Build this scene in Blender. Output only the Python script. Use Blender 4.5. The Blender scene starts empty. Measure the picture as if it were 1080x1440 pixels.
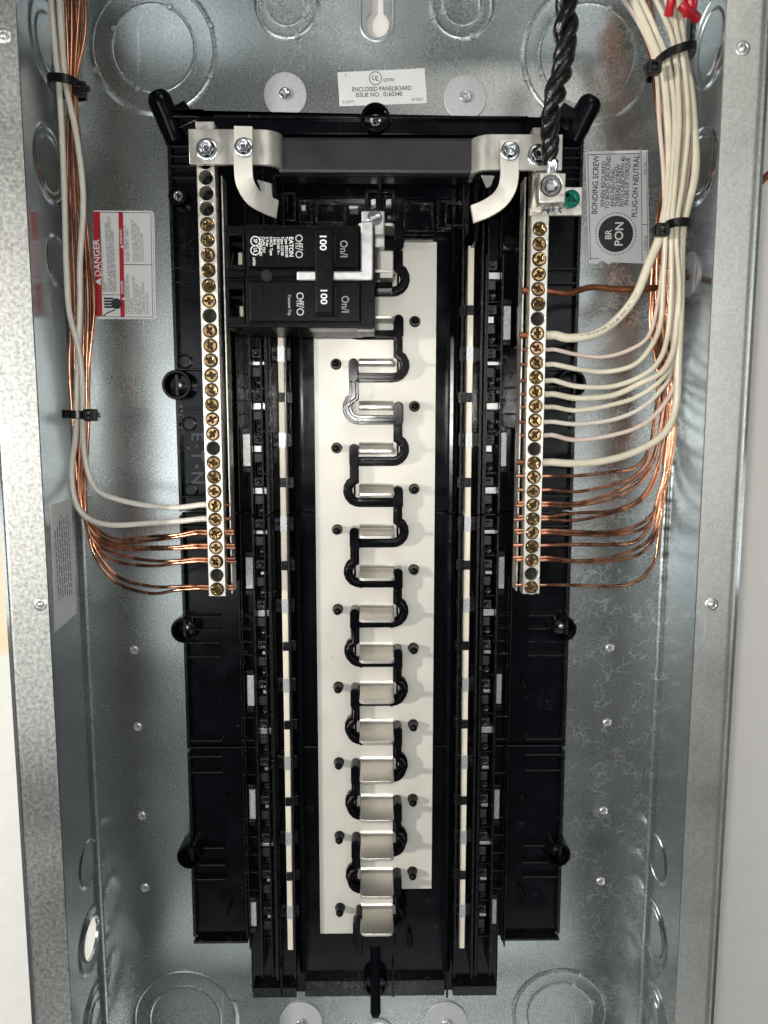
import bpy, bmesh, math, random
from mathutils import Vector, Matrix
random.seed(7)
S = bpy.context.scene
COL = S.collection
MM = 0.001
ZOFF = 0.0                          # depth shift in mm for a whole sub-assembly
# ------------------------------------------------------------------ camera
CAM_D = 480.0                       # camera to back plate, mm
PITCH = math.radians(6.9); YAW = math.radians(0.76); FPX = 1050.0
cd = bpy.data.cameras.new('camera'); cam = bpy.data.objects.new('camera', cd); COL.objects.link(cam)
cd.sensor_fit = 'VERTICAL'; cd.sensor_height = 36.0; cd.lens = FPX / 1440 * 36
cd.clip_start = 0.01; cd.clip_end = 20
cam.location = (0, -CAM_D * MM, 0); cam.rotation_euler = (math.pi / 2 - PITCH, 0, -YAW)
S.camera = cam
# ------------------------------------------------------------------ light
W = bpy.data.worlds.new('World'); S.world = W; W.use_nodes = True
bg = W.node_tree.nodes['Background']; bg.inputs[0].default_value = (0.92, 0.96, 0.97, 1); bg.inputs[1].default_value = 0.135
def area(name, loc, target, size, energy, col, shape='DISK', size_y=None):
    l = bpy.data.lights.new(name, 'AREA'); l.shape = shape; l.size = size; l.energy = energy; l.color = col
    if size_y: l.size_y = size_y
    o = bpy.data.objects.new(name, l); COL.objects.link(o); o.location = loc
    o.rotation_euler = (Vector(target) - Vector(loc)).to_track_quat('-Z', 'Y').to_euler()
    return o
area('work_lamp', (-1.15, -0.97, 0.02), (0, 0, -0.05), 0.07, 15.5, (1, 0.95, 0.88))
area('phone_flash', (-0.015, -0.485, 0.02), (0, 0, -0.08), 0.02, 0.88, (1, 0.98, 0.94))
area('overhead_fill', (0.35, -1.3, 1.1), (0, 0, -0.1), 0.6, 4.2, (1, 0.96, 0.9))  # added soft overhead fill, also lifts the wall on the right
area('left_fill', (-0.42, -1.0, -0.09), (0, 0, -0.08), 0.40, 1.9, (0.92, 0.97, 1), 'RECTANGLE', 0.56)  # added soft panel that puts the highlight on the left back plate
area('right_fill', (0.42, -1.0, 0.03), (0, 0, 0), 0.40, 1.4, (0.95, 0.98, 1), 'RECTANGLE', 0.50)  # added soft panel mirrored in the right back plate and side walls
area('floor_bounce', (0, -0.95, -1.25), (0, 0, -0.3), 1.3, 1.6, (0.90, 0.98, 1), 'RECTANGLE', 0.35)  # added area light to brighten the lower corners of the box
S.view_settings.view_transform = 'Standard'; S.view_settings.look = 'None'; S.view_settings.exposure = -0.08; S.view_settings.gamma = 1.0
S.render.engine = 'CYCLES'

# ------------------------------------------------------------------ photo measuring
_F = Vector((math.sin(YAW) * math.cos(PITCH), math.cos(YAW) * math.cos(PITCH), -math.sin(PITCH)))
_R = Vector((math.cos(YAW), -math.sin(YAW), 0)); _U = _R.cross(_F)
def ray(u, v): return _F + _R * ((u - 540) / FPX) + _U * (-(v - 720) / FPX)
def P(u, v, d):                     # pixel -> (x, y) in mm on the plane d mm in front of the back plate
    D = ray(u, v); t = (CAM_D - d - ZOFF) / D.y
    return (D.x * t, D.z * t)
def PX(u, v, X):                    # pixel -> (depth, height) on a side wall at x = X
    D = ray(u, v); t = X / D.x
    return (CAM_D - D.y * t, D.z * t)
def L(u, v, d, du): return abs(P(u + du, v, d)[0] - P(u, v, d)[0])

# ------------------------------------------------------------------ materials
def mat(name, col, rough=0.5, metal=0.0, noise=0.0, nscale=200, bump=0.0, bscale=400, rvar=0.0, spec=0.5, coat=0.0, stretch=None, col2=None, detail=3, dust=None):
    m = bpy.data.materials.new(name); m.use_nodes = True
    nt = m.node_tree; N = nt.nodes; b = N['Principled BSDF']
    b.inputs['Base Color'].default_value = (*col, 1); b.inputs['Roughness'].default_value = rough
    b.inputs['Metallic'].default_value = metal; b.inputs['Specular IOR Level'].default_value = spec
    b.inputs['Coat Weight'].default_value = coat; b.inputs['Coat Roughness'].default_value = 0.08
    tc = N.new('ShaderNodeTexCoord'); mp = N.new('ShaderNodeMapping'); nt.links.new(tc.outputs['Object'], mp.inputs[0])
    if stretch: mp.inputs['Scale'].default_value = stretch
    if noise > 0 or rvar > 0 or col2:
        n = N.new('ShaderNodeTexNoise'); n.inputs['Scale'].default_value = nscale; n.inputs['Detail'].default_value = detail
        nt.links.new(mp.outputs[0], n.inputs['Vector'])
        r = N.new('ShaderNodeValToRGB'); e = r.color_ramp.elements
        c2 = col2 if col2 else tuple(max(0, c * (1 - noise)) for c in col)
        e[0].position = 0.35; e[0].color = (*c2, 1); e[1].position = 0.65; e[1].color = (*col, 1)
        nt.links.new(n.outputs['Fac'], r.inputs[0]); nt.links.new(r.outputs[0], b.inputs['Base Color'])
        if rvar > 0:
            mr = N.new('ShaderNodeMapRange'); mr.inputs[1].default_value = 0.3; mr.inputs[2].default_value = 0.7
            mr.inputs[3].default_value = max(0.03, rough - rvar); mr.inputs[4].default_value = min(1, rough + rvar)
            nt.links.new(n.outputs['Fac'], mr.inputs[0]); nt.links.new(mr.outputs[0], b.inputs['Roughness'])
    if dust:                        # (colour, threshold, scale): sparse specks and scuffs
        n5 = N.new('ShaderNodeTexNoise'); n5.inputs['Scale'].default_value = dust[2]; n5.inputs['Detail'].default_value = 6; n5.inputs['Roughness'].default_value = 0.72
        nt.links.new(tc.outputs['Object'], n5.inputs['Vector'])
        g = N.new('ShaderNodeMapRange'); g.inputs[1].default_value = dust[1]; g.inputs[2].default_value = dust[1] + 0.06; nt.links.new(n5.outputs['Fac'], g.inputs[0])
        mx = N.new('ShaderNodeMix'); mx.data_type = 'RGBA'; nt.links.new(g.outputs[0], mx.inputs['Factor']); mx.inputs[7].default_value = (*dust[0], 1)
        if b.inputs['Base Color'].links: nt.links.new(b.inputs['Base Color'].links[0].from_socket, mx.inputs[6])
        else: mx.inputs[6].default_value = (*col, 1)
        nt.links.new(mx.outputs[2], b.inputs['Base Color'])
    if bump > 0:
        n2 = N.new('ShaderNodeTexNoise'); n2.inputs['Scale'].default_value = bscale; n2.inputs['Detail'].default_value = 4
        nt.links.new(mp.outputs[0], n2.inputs['Vector'])
        bp = N.new('ShaderNodeBump'); bp.inputs['Strength'].default_value = 1.0; bp.inputs['Distance'].default_value = bump * MM
        nt.links.new(n2.outputs['Fac'], bp.inputs['Height']); nt.links.new(bp.outputs[0], b.inputs['Normal'])
    return m

def galv_mat(name, dark, light, rough, speck=900, crackle=0.0, contrast=(0.4, 0.6), brush=0.25):
    """zinc coated sheet: fine spangle, faint rolling marks, optional pale crackle lines"""
    m = bpy.data.materials.new(name); m.use_nodes = True
    nt = m.node_tree; N = nt.nodes; K = nt.links; b = N['Principled BSDF']; b.inputs['Metallic'].default_value = 0.92
    tc = N.new('ShaderNodeTexCoord')
    n1 = N.new('ShaderNodeTexNoise'); n1.inputs['Scale'].default_value = speck; n1.inputs['Detail'].default_value = 3; n1.inputs['Roughness'].default_value = 0.65
    K.new(tc.outputs['Object'], n1.inputs['Vector'])
    r = N.new('ShaderNodeValToRGB'); e = r.color_ramp.elements
    e[0].position = contrast[0]; e[0].color = (*dark, 1); e[1].position = contrast[1]; e[1].color = (*light, 1)
    K.new(n1.outputs['Fac'], r.inputs[0]); colour = r.outputs[0]
    n3 = N.new('ShaderNodeTexNoise'); n3.inputs['Scale'].default_value = 14; n3.inputs['Detail'].default_value = 4
    K.new(tc.outputs['Object'], n3.inputs['Vector'])
    mr = N.new('ShaderNodeMapRange'); mr.inputs[1].default_value = 0.3; mr.inputs[2].default_value = 0.7; mr.inputs[3].default_value = rough * 0.75; mr.inputs[4].default_value = rough * 1.3
    K.new(n3.outputs['Fac'], mr.inputs[0]); rgh = mr.outputs[0]
    add = N.new('ShaderNodeMath'); add.operation = 'MULTIPLY_ADD'; add.inputs[1].default_value = 0.11; add.inputs[2].default_value = 0.0
    K.new(n1.outputs['Fac'], add.inputs[0]); a2 = N.new('ShaderNodeMath'); a2.operation = 'ADD'; K.new(add.outputs[0], a2.inputs[0]); K.new(rgh, a2.inputs[1]); rgh = a2.outputs[0]
    if crackle > 0:
        nw = N.new('ShaderNodeTexNoise'); nw.inputs['Scale'].default_value = 60; K.new(tc.outputs['Object'], nw.inputs['Vector'])
        mix = N.new('ShaderNodeMix'); mix.data_type = 'VECTOR'; mix.inputs['Factor'].default_value = 0.03
        K.new(tc.outputs['Object'], mix.inputs[4]); K.new(nw.outputs['Color'], mix.inputs[5])
        vo = N.new('ShaderNodeTexVoronoi'); vo.feature = 'DISTANCE_TO_EDGE'; vo.inputs['Scale'].default_value = 125
        K.new(mix.outputs[1], vo.inputs['Vector'])
        cr = N.new('ShaderNodeMapRange'); cr.inputs[1].default_value = 0.0; cr.inputs[2].default_value = 0.075; cr.inputs[3].default_value = 1; cr.inputs[4].default_value = 0
        K.new(vo.outputs['Distance'], cr.inputs[0])
        nm = N.new('ShaderNodeTexNoise'); nm.inputs['Scale'].default_value = 75; nm.inputs['Detail'].default_value = 2; K.new(tc.outputs['Object'], nm.inputs['Vector'])
        gate = N.new('ShaderNodeMapRange'); gate.inputs[1].default_value = 0.46; gate.inputs[2].default_value = 0.56; gate.inputs[3].default_value = 0; gate.inputs[4].default_value = crackle
        K.new(nm.outputs['Fac'], gate.inputs[0])
        sx = N.new('ShaderNodeSeparateXYZ'); K.new(tc.outputs['Object'], sx.inputs[0])
        side = N.new('ShaderNodeMapRange'); side.inputs[1].default_value = 0.02; side.inputs[2].default_value = 0.11; K.new(sx.outputs['X'], side.inputs[0])
        m1 = N.new('ShaderNodeMath'); m1.operation = 'MULTIPLY'; K.new(cr.outputs[0], m1.inputs[0]); K.new(gate.outputs[0], m1.inputs[1])
        m2 = N.new('ShaderNodeMath'); m2.operation = 'MULTIPLY'; K.new(m1.outputs[0], m2.inputs[0]); K.new(side.outputs[0], m2.inputs[1])
        mc = N.new('ShaderNodeMix'); mc.data_type = 'RGBA'; K.new(m2.outputs[0], mc.inputs['Factor']); K.new(colour, mc.inputs[6]); mc.inputs[7].default_value = (0.95, 0.95, 0.93, 1)
        colour = mc.outputs[2]
        m3 = N.new('ShaderNodeMath'); m3.operation = 'MULTIPLY_ADD'; m3.inputs[1].default_value = 0.35; K.new(m2.outputs[0], m3.inputs[0]); K.new(rgh, m3.inputs[2]); rgh = m3.outputs[0]
    ms = N.new('ShaderNodeMapping'); ms.inputs['Scale'].default_value = (1, 1, 0.06); ms.inputs['Rotation'].default_value = (0, 0.5, 0); K.new(tc.outputs['Object'], ms.inputs[0])
    ns = N.new('ShaderNodeTexNoise'); ns.inputs['Scale'].default_value = 260; ns.inputs['Detail'].default_value = 2; K.new(ms.outputs[0], ns.inputs['Vector'])
    gs = N.new('ShaderNodeMapRange'); gs.inputs[1].default_value = 0.70; gs.inputs[2].default_value = 0.74; gs.inputs[4].default_value = 0.35; K.new(ns.outputs['Fac'], gs.inputs[0])
    nl = N.new('ShaderNodeTexNoise'); nl.inputs['Scale'].default_value = 5; nl.inputs['Detail'].default_value = 3; K.new(tc.outputs['Object'], nl.inputs['Vector'])
    gl = N.new('ShaderNodeMapRange'); gl.inputs[1].default_value = 0.35; gl.inputs[2].default_value = 0.65; gl.inputs[3].default_value = 0.80; gl.inputs[4].default_value = 1.06; K.new(nl.outputs['Fac'], gl.inputs[0])
    mv = N.new('ShaderNodeVectorMath'); mv.operation = 'SCALE'; K.new(colour, mv.inputs[0]); K.new(gl.outputs[0], mv.inputs['Scale'])
    mk = N.new('ShaderNodeMix'); mk.data_type = 'RGBA'; K.new(gs.outputs[0], mk.inputs['Factor']); K.new(mv.outputs[0], mk.inputs[6]); mk.inputs[7].default_value = (0.88, 0.89, 0.88, 1); colour = mk.outputs[2]
    K.new(colour, b.inputs['Base Color']); K.new(rgh, b.inputs['Roughness'])
    mp = N.new('ShaderNodeMapping'); mp.inputs['Scale'].default_value = (1, 1, 0.03); K.new(tc.outputs['Object'], mp.inputs[0])
    n4 = N.new('ShaderNodeTexNoise'); n4.inputs['Scale'].default_value = 700; K.new(mp.outputs[0], n4.inputs['Vector'])
    s1 = N.new('ShaderNodeMath'); s1.operation = 'MULTIPLY_ADD'; s1.inputs[1].default_value = brush; K.new(n4.outputs['Fac'], s1.inputs[0]); K.new(n1.outputs['Fac'], s1.inputs[2])
    n5 = N.new('ShaderNodeTexNoise'); n5.inputs['Scale'].default_value = 9; n5.inputs['Detail'].default_value = 1; K.new(tc.outputs['Object'], n5.inputs['Vector'])
    bp = N.new('ShaderNodeBump'); bp.inputs['Strength'].default_value = 1; bp.inputs['Distance'].default_value = 0.008 * MM
    K.new(s1.outputs[0], bp.inputs['Height'])
    bp2 = N.new('ShaderNodeBump'); bp2.inputs['Strength'].default_value = 1; bp2.inputs['Distance'].default_value = 2.2 * MM
    K.new(n5.outputs['Fac'], bp2.inputs['Height']); K.new(bp.outputs[0], bp2.inputs['Normal']); K.new(bp2.outputs[0], b.inputs['Normal'])
    return m

def wall_mat():
    m = bpy.data.materials.new('wall_paint'); m.use_nodes = True
    nt = m.node_tree; N = nt.nodes; K = nt.links; b = N['Principled BSDF']; b.inputs['Roughness'].default_value = 0.6
    tc = N.new('ShaderNodeTexCoord'); sx = N.new('ShaderNodeSeparateXYZ'); K.new(tc.outputs['Object'], sx.inputs[0])
    nz = N.new('ShaderNodeTexNoise'); nz.inputs['Scale'].default_value = 6; K.new(tc.outputs['Object'], nz.inputs['Vector'])
    # a patch of bare peach coloured primer left of the box, below it fresh white paint
    r = N.new('ShaderNodeValToRGB'); r.color_ramp.interpolation = 'LINEAR'; e = r.color_ramp.elements
    mr = N.new('ShaderNodeMapRange'); mr.inputs[1].default_value = -0.30; mr.inputs[2].default_value = 0.10; K.new(sx.outputs['Z'], mr.inputs[0])
    e[0].position = 0.0; e[0].color = (0.76, 0.75, 0.71, 1); e[1].position = 1.0; e[1].color = (0.74, 0.70, 0.66, 1)
    for p, c in ((0.362, (0.76, 0.75, 0.71, 1)), (0.370, (0.80, 0.66, 0.46, 1)), (0.60, (0.80, 0.67, 0.48, 1)), (0.80, (0.77, 0.72, 0.66, 1))):
        x = e.new(p); x.color = c
    K.new(mr.outputs[0], r.inputs[0])
    side = N.new('ShaderNodeMapRange'); side.inputs[1].default_value = -0.01; side.inputs[2].default_value = 0.01; K.new(sx.outputs['X'], side.inputs[0])
    mc = N.new('ShaderNodeMix'); mc.data_type = 'RGBA'; K.new(side.outputs[0], mc.inputs['Factor']); K.new(r.outputs[0], mc.inputs[6]); mc.inputs[7].default_value = (0.86, 0.82, 0.77, 1)  # right half coloured lighter to make up for the box's shadow
    K.new(mc.outputs[2], b.inputs['Base Color'])
    n = N.new('ShaderNodeTexNoise'); n.inputs['Scale'].default_value = 130; n.inputs['Detail'].default_value = 4; K.new(tc.outputs['Object'], n.inputs['Vector'])
    n2 = N.new('ShaderNodeTexNoise'); n2.inputs['Scale'].default_value = 25; n2.inputs['Detail'].default_value = 2; K.new(tc.outputs['Object'], n2.inputs['Vector'])
    ad = N.new('ShaderNodeMath'); ad.operation = 'MULTIPLY_ADD'; ad.inputs[1].default_value = 2.5; K.new(n2.outputs['Fac'], ad.inputs[0]); K.new(n.outputs['Fac'], ad.inputs[2])
    bp = N.new('ShaderNodeBump'); bp.inputs['Strength'].default_value = 1; bp.inputs['Distance'].default_value = 0.9 * MM; K.new(ad.outputs[0], bp.inputs['Height']); K.new(bp.outputs[0], b.inputs['Normal'])
    return m

M = {}
M['galv'] = galv_mat('galvanised_back', (0.40, 0.41, 0.40), (0.60, 0.65, 0.64), 0.21, 800, crackle=0.30, contrast=(0.38, 0.66))
M['galv_side'] = galv_mat('galvanised_side', (0.52, 0.55, 0.56), (0.64, 0.68, 0.69), 0.10, 500, contrast=(0.35, 0.7))
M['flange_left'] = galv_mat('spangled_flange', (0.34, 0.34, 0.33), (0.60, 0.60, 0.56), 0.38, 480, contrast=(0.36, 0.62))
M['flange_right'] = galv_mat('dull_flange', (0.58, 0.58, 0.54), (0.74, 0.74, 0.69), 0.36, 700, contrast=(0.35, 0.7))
M['zinc'] = mat('zinc_plate', (0.62, 0.62, 0.61), 0.36, 0.85, noise=0.08, nscale=300, rvar=0.05, bump=0.005, bscale=900)
M['zinc_bright'] = mat('bright_zinc', (0.78, 0.80, 0.82), 0.18, 1.0, noise=0.25, nscale=500, rvar=0.06)
M['washer'] = mat('washer_zinc', (0.56, 0.56, 0.57), 0.5, 0.35, noise=0.15, nscale=700)
M['rail_steel'] = mat('rail_steel', (0.62, 0.63, 0.62), 0.40, 0.7, noise=0.3, nscale=900)
M['nickel'] = mat('bar_aluminium', (0.80, 0.76, 0.68), 0.34, 0.85, noise=0.15, nscale=250, rvar=0.1, bump=0.02, bscale=600)
M['tin'] = mat('tin_plate', (0.64, 0.615, 0.55), 0.46, 0.22, noise=0.07, nscale=30, rvar=0.1, bump=0.015, bscale=500, dust=((0.40, 0.37, 0.31), 0.665, 70))
M['strap'] = mat('strap_tin', (0.62, 0.60, 0.54), 0.38, 0.75, noise=0.28, nscale=120, rvar=0.1, bump=0.03, bscale=400, stretch=(1, 1, 0.35))
M['stab'] = mat('stab_tin', (0.70, 0.67, 0.61), 0.34, 0.8, noise=0.05, nscale=80, rvar=0.03, bump=0.004, bscale=900)
M['cream'] = mat('cream_rail', (0.78, 0.71, 0.58), 0.45, 0.15, noise=0.12, nscale=90)
M['black'] = mat('black_plastic', (0.0022, 0.0025, 0.0042), 0.18, 0.0, noise=0.3, nscale=60, rvar=0.07, bump=0.03, bscale=160, spec=0.19, dust=((0.03, 0.03, 0.032), 0.64, 160))
M['black_rib'] = mat('black_plastic_worn_lit', (0.006, 0.006, 0.007), 0.27, 0.0, noise=0.5, nscale=300, rvar=0.10, bump=0.06, bscale=300, spec=0.34, dust=((0.05, 0.048, 0.046), 0.62, 220))  # worn, dusty black; its paler tone also stands in for rib edge highlights
M['black_matte'] = mat('black_bakelite', (0.0042, 0.0042, 0.0048), 0.33, 0.0, noise=0.25, nscale=500, rvar=0.08, bump=0.02, bscale=900, spec=0.10, dust=((0.03, 0.03, 0.03), 0.66, 260))
M['charcoal'] = mat('charcoal_sleeve', (0.014, 0.014, 0.016), 0.42, 0.0, noise=0.25, nscale=40, rvar=0.08, bump=0.02, bscale=300)
M['grey_clip'] = mat('grey_clip', (0.024, 0.023, 0.021), 0.5, 0.0, noise=0.4, nscale=300)
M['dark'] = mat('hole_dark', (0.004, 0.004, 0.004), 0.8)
M['brass'] = mat('brass_screw', (0.50, 0.345, 0.15), 0.20, 1.0, noise=0.6, nscale=420, rvar=0.10)
M['brass_dark'] = mat('brass_recess', (0.05, 0.028, 0.012), 0.5, 0.5)  # darkened brass: painted shade in screw slots and round the heads
M['green'] = mat('green_screw', (0.0, 0.22, 0.15), 0.22, 0.55, noise=0.2, nscale=300, coat=0.5)
M['green_dark'] = mat('green_recess', (0.0, 0.07, 0.05), 0.4, 0.3)
M['copper'] = mat('bare_copper', (0.86, 0.42, 0.26), 0.26, 1.0, noise=0.55, nscale=110, rvar=0.10, stretch=(1, 1, 0.4))
M['brass_b'] = mat('brass_screw_dull', (0.42, 0.28, 0.13), 0.30, 1.0, noise=0.5, nscale=420, rvar=0.10)
M['brass_c'] = mat('brass_screw_reddish', (0.50, 0.33, 0.17), 0.22, 1.0, noise=0.5, nscale=420, rvar=0.10)
M['copper_old'] = mat('dull_copper', (0.40, 0.15, 0.075), 0.34, 0.9, noise=0.4, nscale=120, rvar=0.08)
M['white_wire'] = mat('white_insulation', (0.74, 0.68, 0.53), 0.33, 0.0, noise=0.16, nscale=70, rvar=0.06, bump=0.05, bscale=120)
M['white_wire2'] = mat('grey_white_insulation', (0.70, 0.66, 0.58), 0.35, 0.0, noise=0.10, nscale=50)
M['pink_wire'] = mat('pinkish_insulation', (0.72, 0.58, 0.50), 0.35, 0.0, noise=0.10, nscale=50)
M['black_wire'] = mat('black_insulation', (0.007, 0.007, 0.007), 0.25, 0.0, bump=0.55, bscale=330, rvar=0.08, nscale=100)
M['tie'] = mat('tie_nylon', (0.006, 0.006, 0.006), 0.30)
M['red'] = mat('red_plastic', (0.50, 0.01, 0.02), 0.32)
M['paper'] = mat('label_paper', (0.72, 0.72, 0.71), 0.40, noise=0.05, nscale=40)
M['silver_paper'] = mat('silver_label', (0.72, 0.73, 0.74), 0.34, 0.0, noise=0.08, nscale=60)
M['ink'] = mat('black_ink', (0.02, 0.02, 0.02), 0.5)
M['ink_grey'] = mat('grey_ink', (0.13, 0.13, 0.135), 0.6)
M['ink_red'] = mat('red_ink', (0.42, 0.012, 0.02), 0.42)
M['white_print'] = mat('white_print', (0.75, 0.75, 0.74), 0.6)
M['grey_print'] = mat('grey_print', (0.42, 0.42, 0.42), 0.6)
M['emboss'] = mat('embossed_grey', (0.055, 0.057, 0.065), 0.35)
M['wall'] = wall_mat()

# ------------------------------------------------------------------ mesh building
def FRONT(p): return (p[0] * MM, -(p[2] + ZOFF) * MM, p[1] * MM)
class MB:
    """bmesh in the panel frame: x across, y up, d out of the back plate (mm)"""
    def __init__(s, fn=FRONT): s.bm = bmesh.new(); s.fn = fn
    def v(s, x, y, d): return s.bm.verts.new(s.fn((x, y, d)))
    def prism(s, pts, d0, d1):
        a = [s.v(x, y, d0) for x, y in pts]; b = [s.v(x, y, d1) for x, y in pts]; n = len(pts)
        s.bm.faces.new(a); s.bm.faces.new(b)
        for i in range(n): s.bm.faces.new((a[i], a[(i + 1) % n], b[(i + 1) % n], b[i]))
        return s
    def box(s, x0, x1, y0, y1, d0, d1): return s.prism([(x0, y0), (x1, y0), (x1, y1), (x0, y1)], d0, d1)
    def pbox(s, u0, v0, u1, v1, d0, d1):
        """box whose front face fills the pixel rectangle seen at depth d1"""
        x0, y0 = P(u0, v0, d1); x1, y1 = P(u1, v1, d1); return s.box(min(x0, x1), max(x0, x1), min(y0, y1), max(y0, y1), d0, d1)
    def lathe(s, x, y, prof, seg=32):
        """prof: list of (r, d)"""
        rings = []
        for r, d in prof:
            if r < 1e-6: rings.append([s.v(x, y, d)])
            else: rings.append([s.v(x + r * math.cos(2 * math.pi * i / seg), y + r * math.sin(2 * math.pi * i / seg), d) for i in range(seg)])
        for a, b in zip(rings, rings[1:]):
            for i in range(seg):
                j = (i + 1) % seg
                if len(a) == 1 and len(b) == 1: continue
                if len(a) == 1: f = (a[0], b[i], b[j])
                elif len(b) == 1: f = (a[i], a[j], b[0])
                else: f = (a[i], a[j], b[j], b[i])
                s.bm.faces.new(f)
        return s
    def cyl(s, x, y, r, d0, d1, seg=24, b=0.3):
        return s.lathe(x, y, [(0, d0), (r, d0), (r, d1 - b), (r - b, d1), (0, d1)], seg)
    def tube(s, pts, r, seg=10, twist=None):
        """pts: (x,y,d) list, r number or list"""
        pts = [Vector(p) for p in pts]; n = len(pts); rings = []; up = None
        for i, p in enumerate(pts):
            t = (pts[min(i + 1, n - 1)] - pts[max(i - 1, 0)]).normalized()
            if up is None: up = t.orthogonal().normalized()
            up = (up - t * up.dot(t)).normalized(); sd = t.cross(up)
            rr = r[i] if isinstance(r, (list, tuple)) else r
            rings.append([s.v(*(p + up * (rr * math.cos(2 * math.pi * k / seg)) + sd * (rr * math.sin(2 * math.pi * k / seg)))) for k in range(seg)])
        for a, b in zip(rings, rings[1:]):
            for k in range(seg): s.bm.faces.new((a[k], a[(k + 1) % seg], b[(k + 1) % seg], b[k]))
        s.bm.faces.new(rings[0]); s.bm.faces.new(rings[-1]); return s
    def mesh(s, name, smooth=False):
        bmesh.ops.recalc_face_normals(s.bm, faces=s.bm.faces[:])
        if smooth:
            for f in s.bm.faces: f.smooth = True
        me = bpy.data.meshes.new(name); s.bm.to_mesh(me); s.bm.free(); return me

WORLD = {}
def wpos(o): return WORLD.get(o.name, Vector((0, 0, 0))) if o else Vector((0, 0, 0))
def finish(o, bevel=0.0, smooth=False, seg=2):
    if bevel > 0:
        b = o.modifiers.new('bevel', 'BEVEL'); b.width = bevel * MM; b.segments = seg; b.limit_method = 'ANGLE'; b.angle_limit = math.radians(40)
    if smooth:
        o.data.shade_smooth(); 
        try: o.data.set_sharp_from_angle(angle=math.radians(42))
        except Exception: pass
        wn = o.modifiers.new('weighted_normal', 'WEIGHTED_NORMAL'); wn.keep_sharp = True
def obj(name, mb, material, parent=None, at=None, bevel=0.0, smooth=False, label=None, cat=None, group=None, kind=None):
    """one mesh object; at=(x,y,d) when the mesh is modelled round its own origin"""
    me = mb.mesh(name) if isinstance(mb, MB) else mb
    if not me.materials: me.materials.append(material)
    o = bpy.data.objects.new(name, me); COL.objects.link(o)
    w = Vector(FRONT(at)) if at is not None else Vector((0, 0, 0))
    if parent: o.parent = parent; o.location = w - wpos(parent)
    else: o.location = w
    WORLD[o.name] = w
    if not me.get('_done'): finish(o, bevel, smooth)
    tag(o, label, cat, group, kind); return o
def tag(o, label=None, cat=None, group=None, kind=None):
    if label: o['label'] = label
    if cat: o['category'] = cat
    if group: o['group'] = group
    if kind: o['kind'] = kind
    return o
def thing(name, at, label, cat, group=None):
    o = bpy.data.objects.new(name, None); COL.objects.link(o); o.empty_display_size = 0.005
    o.location = FRONT(at); WORLD[o.name] = Vector(FRONT(at)); tag(o, label, cat, group); return o
def copy_part(src, parent, at, rot=0.0):
    o = src.copy(); COL.objects.link(o); o.parent = parent
    w = Vector(FRONT(at)); o.location = w - wpos(parent); WORLD[o.name] = w
    o.rotation_euler = (0, rot, 0); return o
def curve_mesh(cu, fn, name):
    t = bpy.data.objects.new('t', cu); me = bpy.data.meshes.new_from_object(t); bpy.data.objects.remove(t)
    for v in me.vertices: v.co = fn(v.co)
    me.name = name; bpy.data.curves.remove(cu); me.materials.clear(); return me
def plate(name, outline, holes, d0, d1, bevel=0.0, fn=FRONT):
    """flat plate with holes, between depths d0 and d1"""
    cu = bpy.data.curves.new(name, 'CURVE'); cu.dimensions = '2D'; cu.fill_mode = 'BOTH'
    cu.extrude = (d1 - d0) / 2 - bevel; cu.bevel_depth = bevel; cu.bevel_resolution = 1; cu.offset = -bevel
    for pts in [outline] + list(holes):
        sp = cu.splines.new('POLY'); sp.points.add(len(pts) - 1); sp.use_cyclic_u = True
        for i, (x, y) in enumerate(pts): sp.points[i].co = (x, y, 0, 1)
    mid = (d0 + d1) / 2
    return curve_mesh(cu, lambda c: Vector(fn((c.x, c.y, c.z + mid))), name)
def text_mesh(lines, d, th=0.03, bold=0.0):
    """lines: (string, x, y, size_mm, rot_deg, xscale, align) -> one mesh"""
    bm = bmesh.new()
    for st, x, y, size, rot, xs, al in lines:
        cu = bpy.data.curves.new('t', 'FONT'); cu.body = st; cu.size = size; cu.align_x = al; cu.align_y = 'CENTER'; cu.extrude = th / 2; cu.offset = bold * size
        cu.resolution_u = 3
        a = math.radians(rot); ca, sa = math.cos(a), math.sin(a)
        def f(c):
            px, py = c.x * xs, c.y
            return Vector(FRONT((x + px * ca - py * sa, y + px * sa + py * ca, d + c.z)))
        me = curve_mesh(cu, f, 't'); bm.from_mesh(me); bpy.data.meshes.remove(me)
    me = bpy.data.meshes.new('printed_text'); bm.to_mesh(me); bm.free(); return me
def circle(x, y, r, n=28, a0=0): return [(x + r * math.cos(2 * math.pi * i / n + a0), y + r * math.sin(2 * math.pi * i / n + a0)) for i in range(n)]
def rrect(x0, x1, y0, y1, r, n=5):
    o = []
    for cx, cy, a in ((x1 - r, y1 - r, 0), (x0 + r, y1 - r, 90), (x0 + r, y0 + r, 180), (x1 - r, y0 + r, 270)):
        for i in range(n + 1):
            t = math.radians(a + 90 * i / n); o.append((cx + r * math.cos(t), cy + r * math.sin(t)))
    return o
def ribbon(pts, w):
    """outline of a polyline with width w"""
    n = len(pts); Lf, Rt = [], []
    for i in range(n):
        p = Vector(pts[i]); a = Vector(pts[max(i - 1, 0)]); b = Vector(pts[min(i + 1, n - 1)])
        t1 = (p - a).normalized() if i > 0 else (b - p).normalized(); t2 = (b - p).normalized() if i < n - 1 else t1
        n1 = Vector((-t1.y, t1.x)); n2 = Vector((-t2.y, t2.x)); m = (n1 + n2); m.normalize(); k = w / 2 / max(0.5, m.dot(n1))
        Lf.append(tuple(p + m * k)); Rt.append(tuple(p - m * k))
    return Lf + Rt[::-1]
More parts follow.
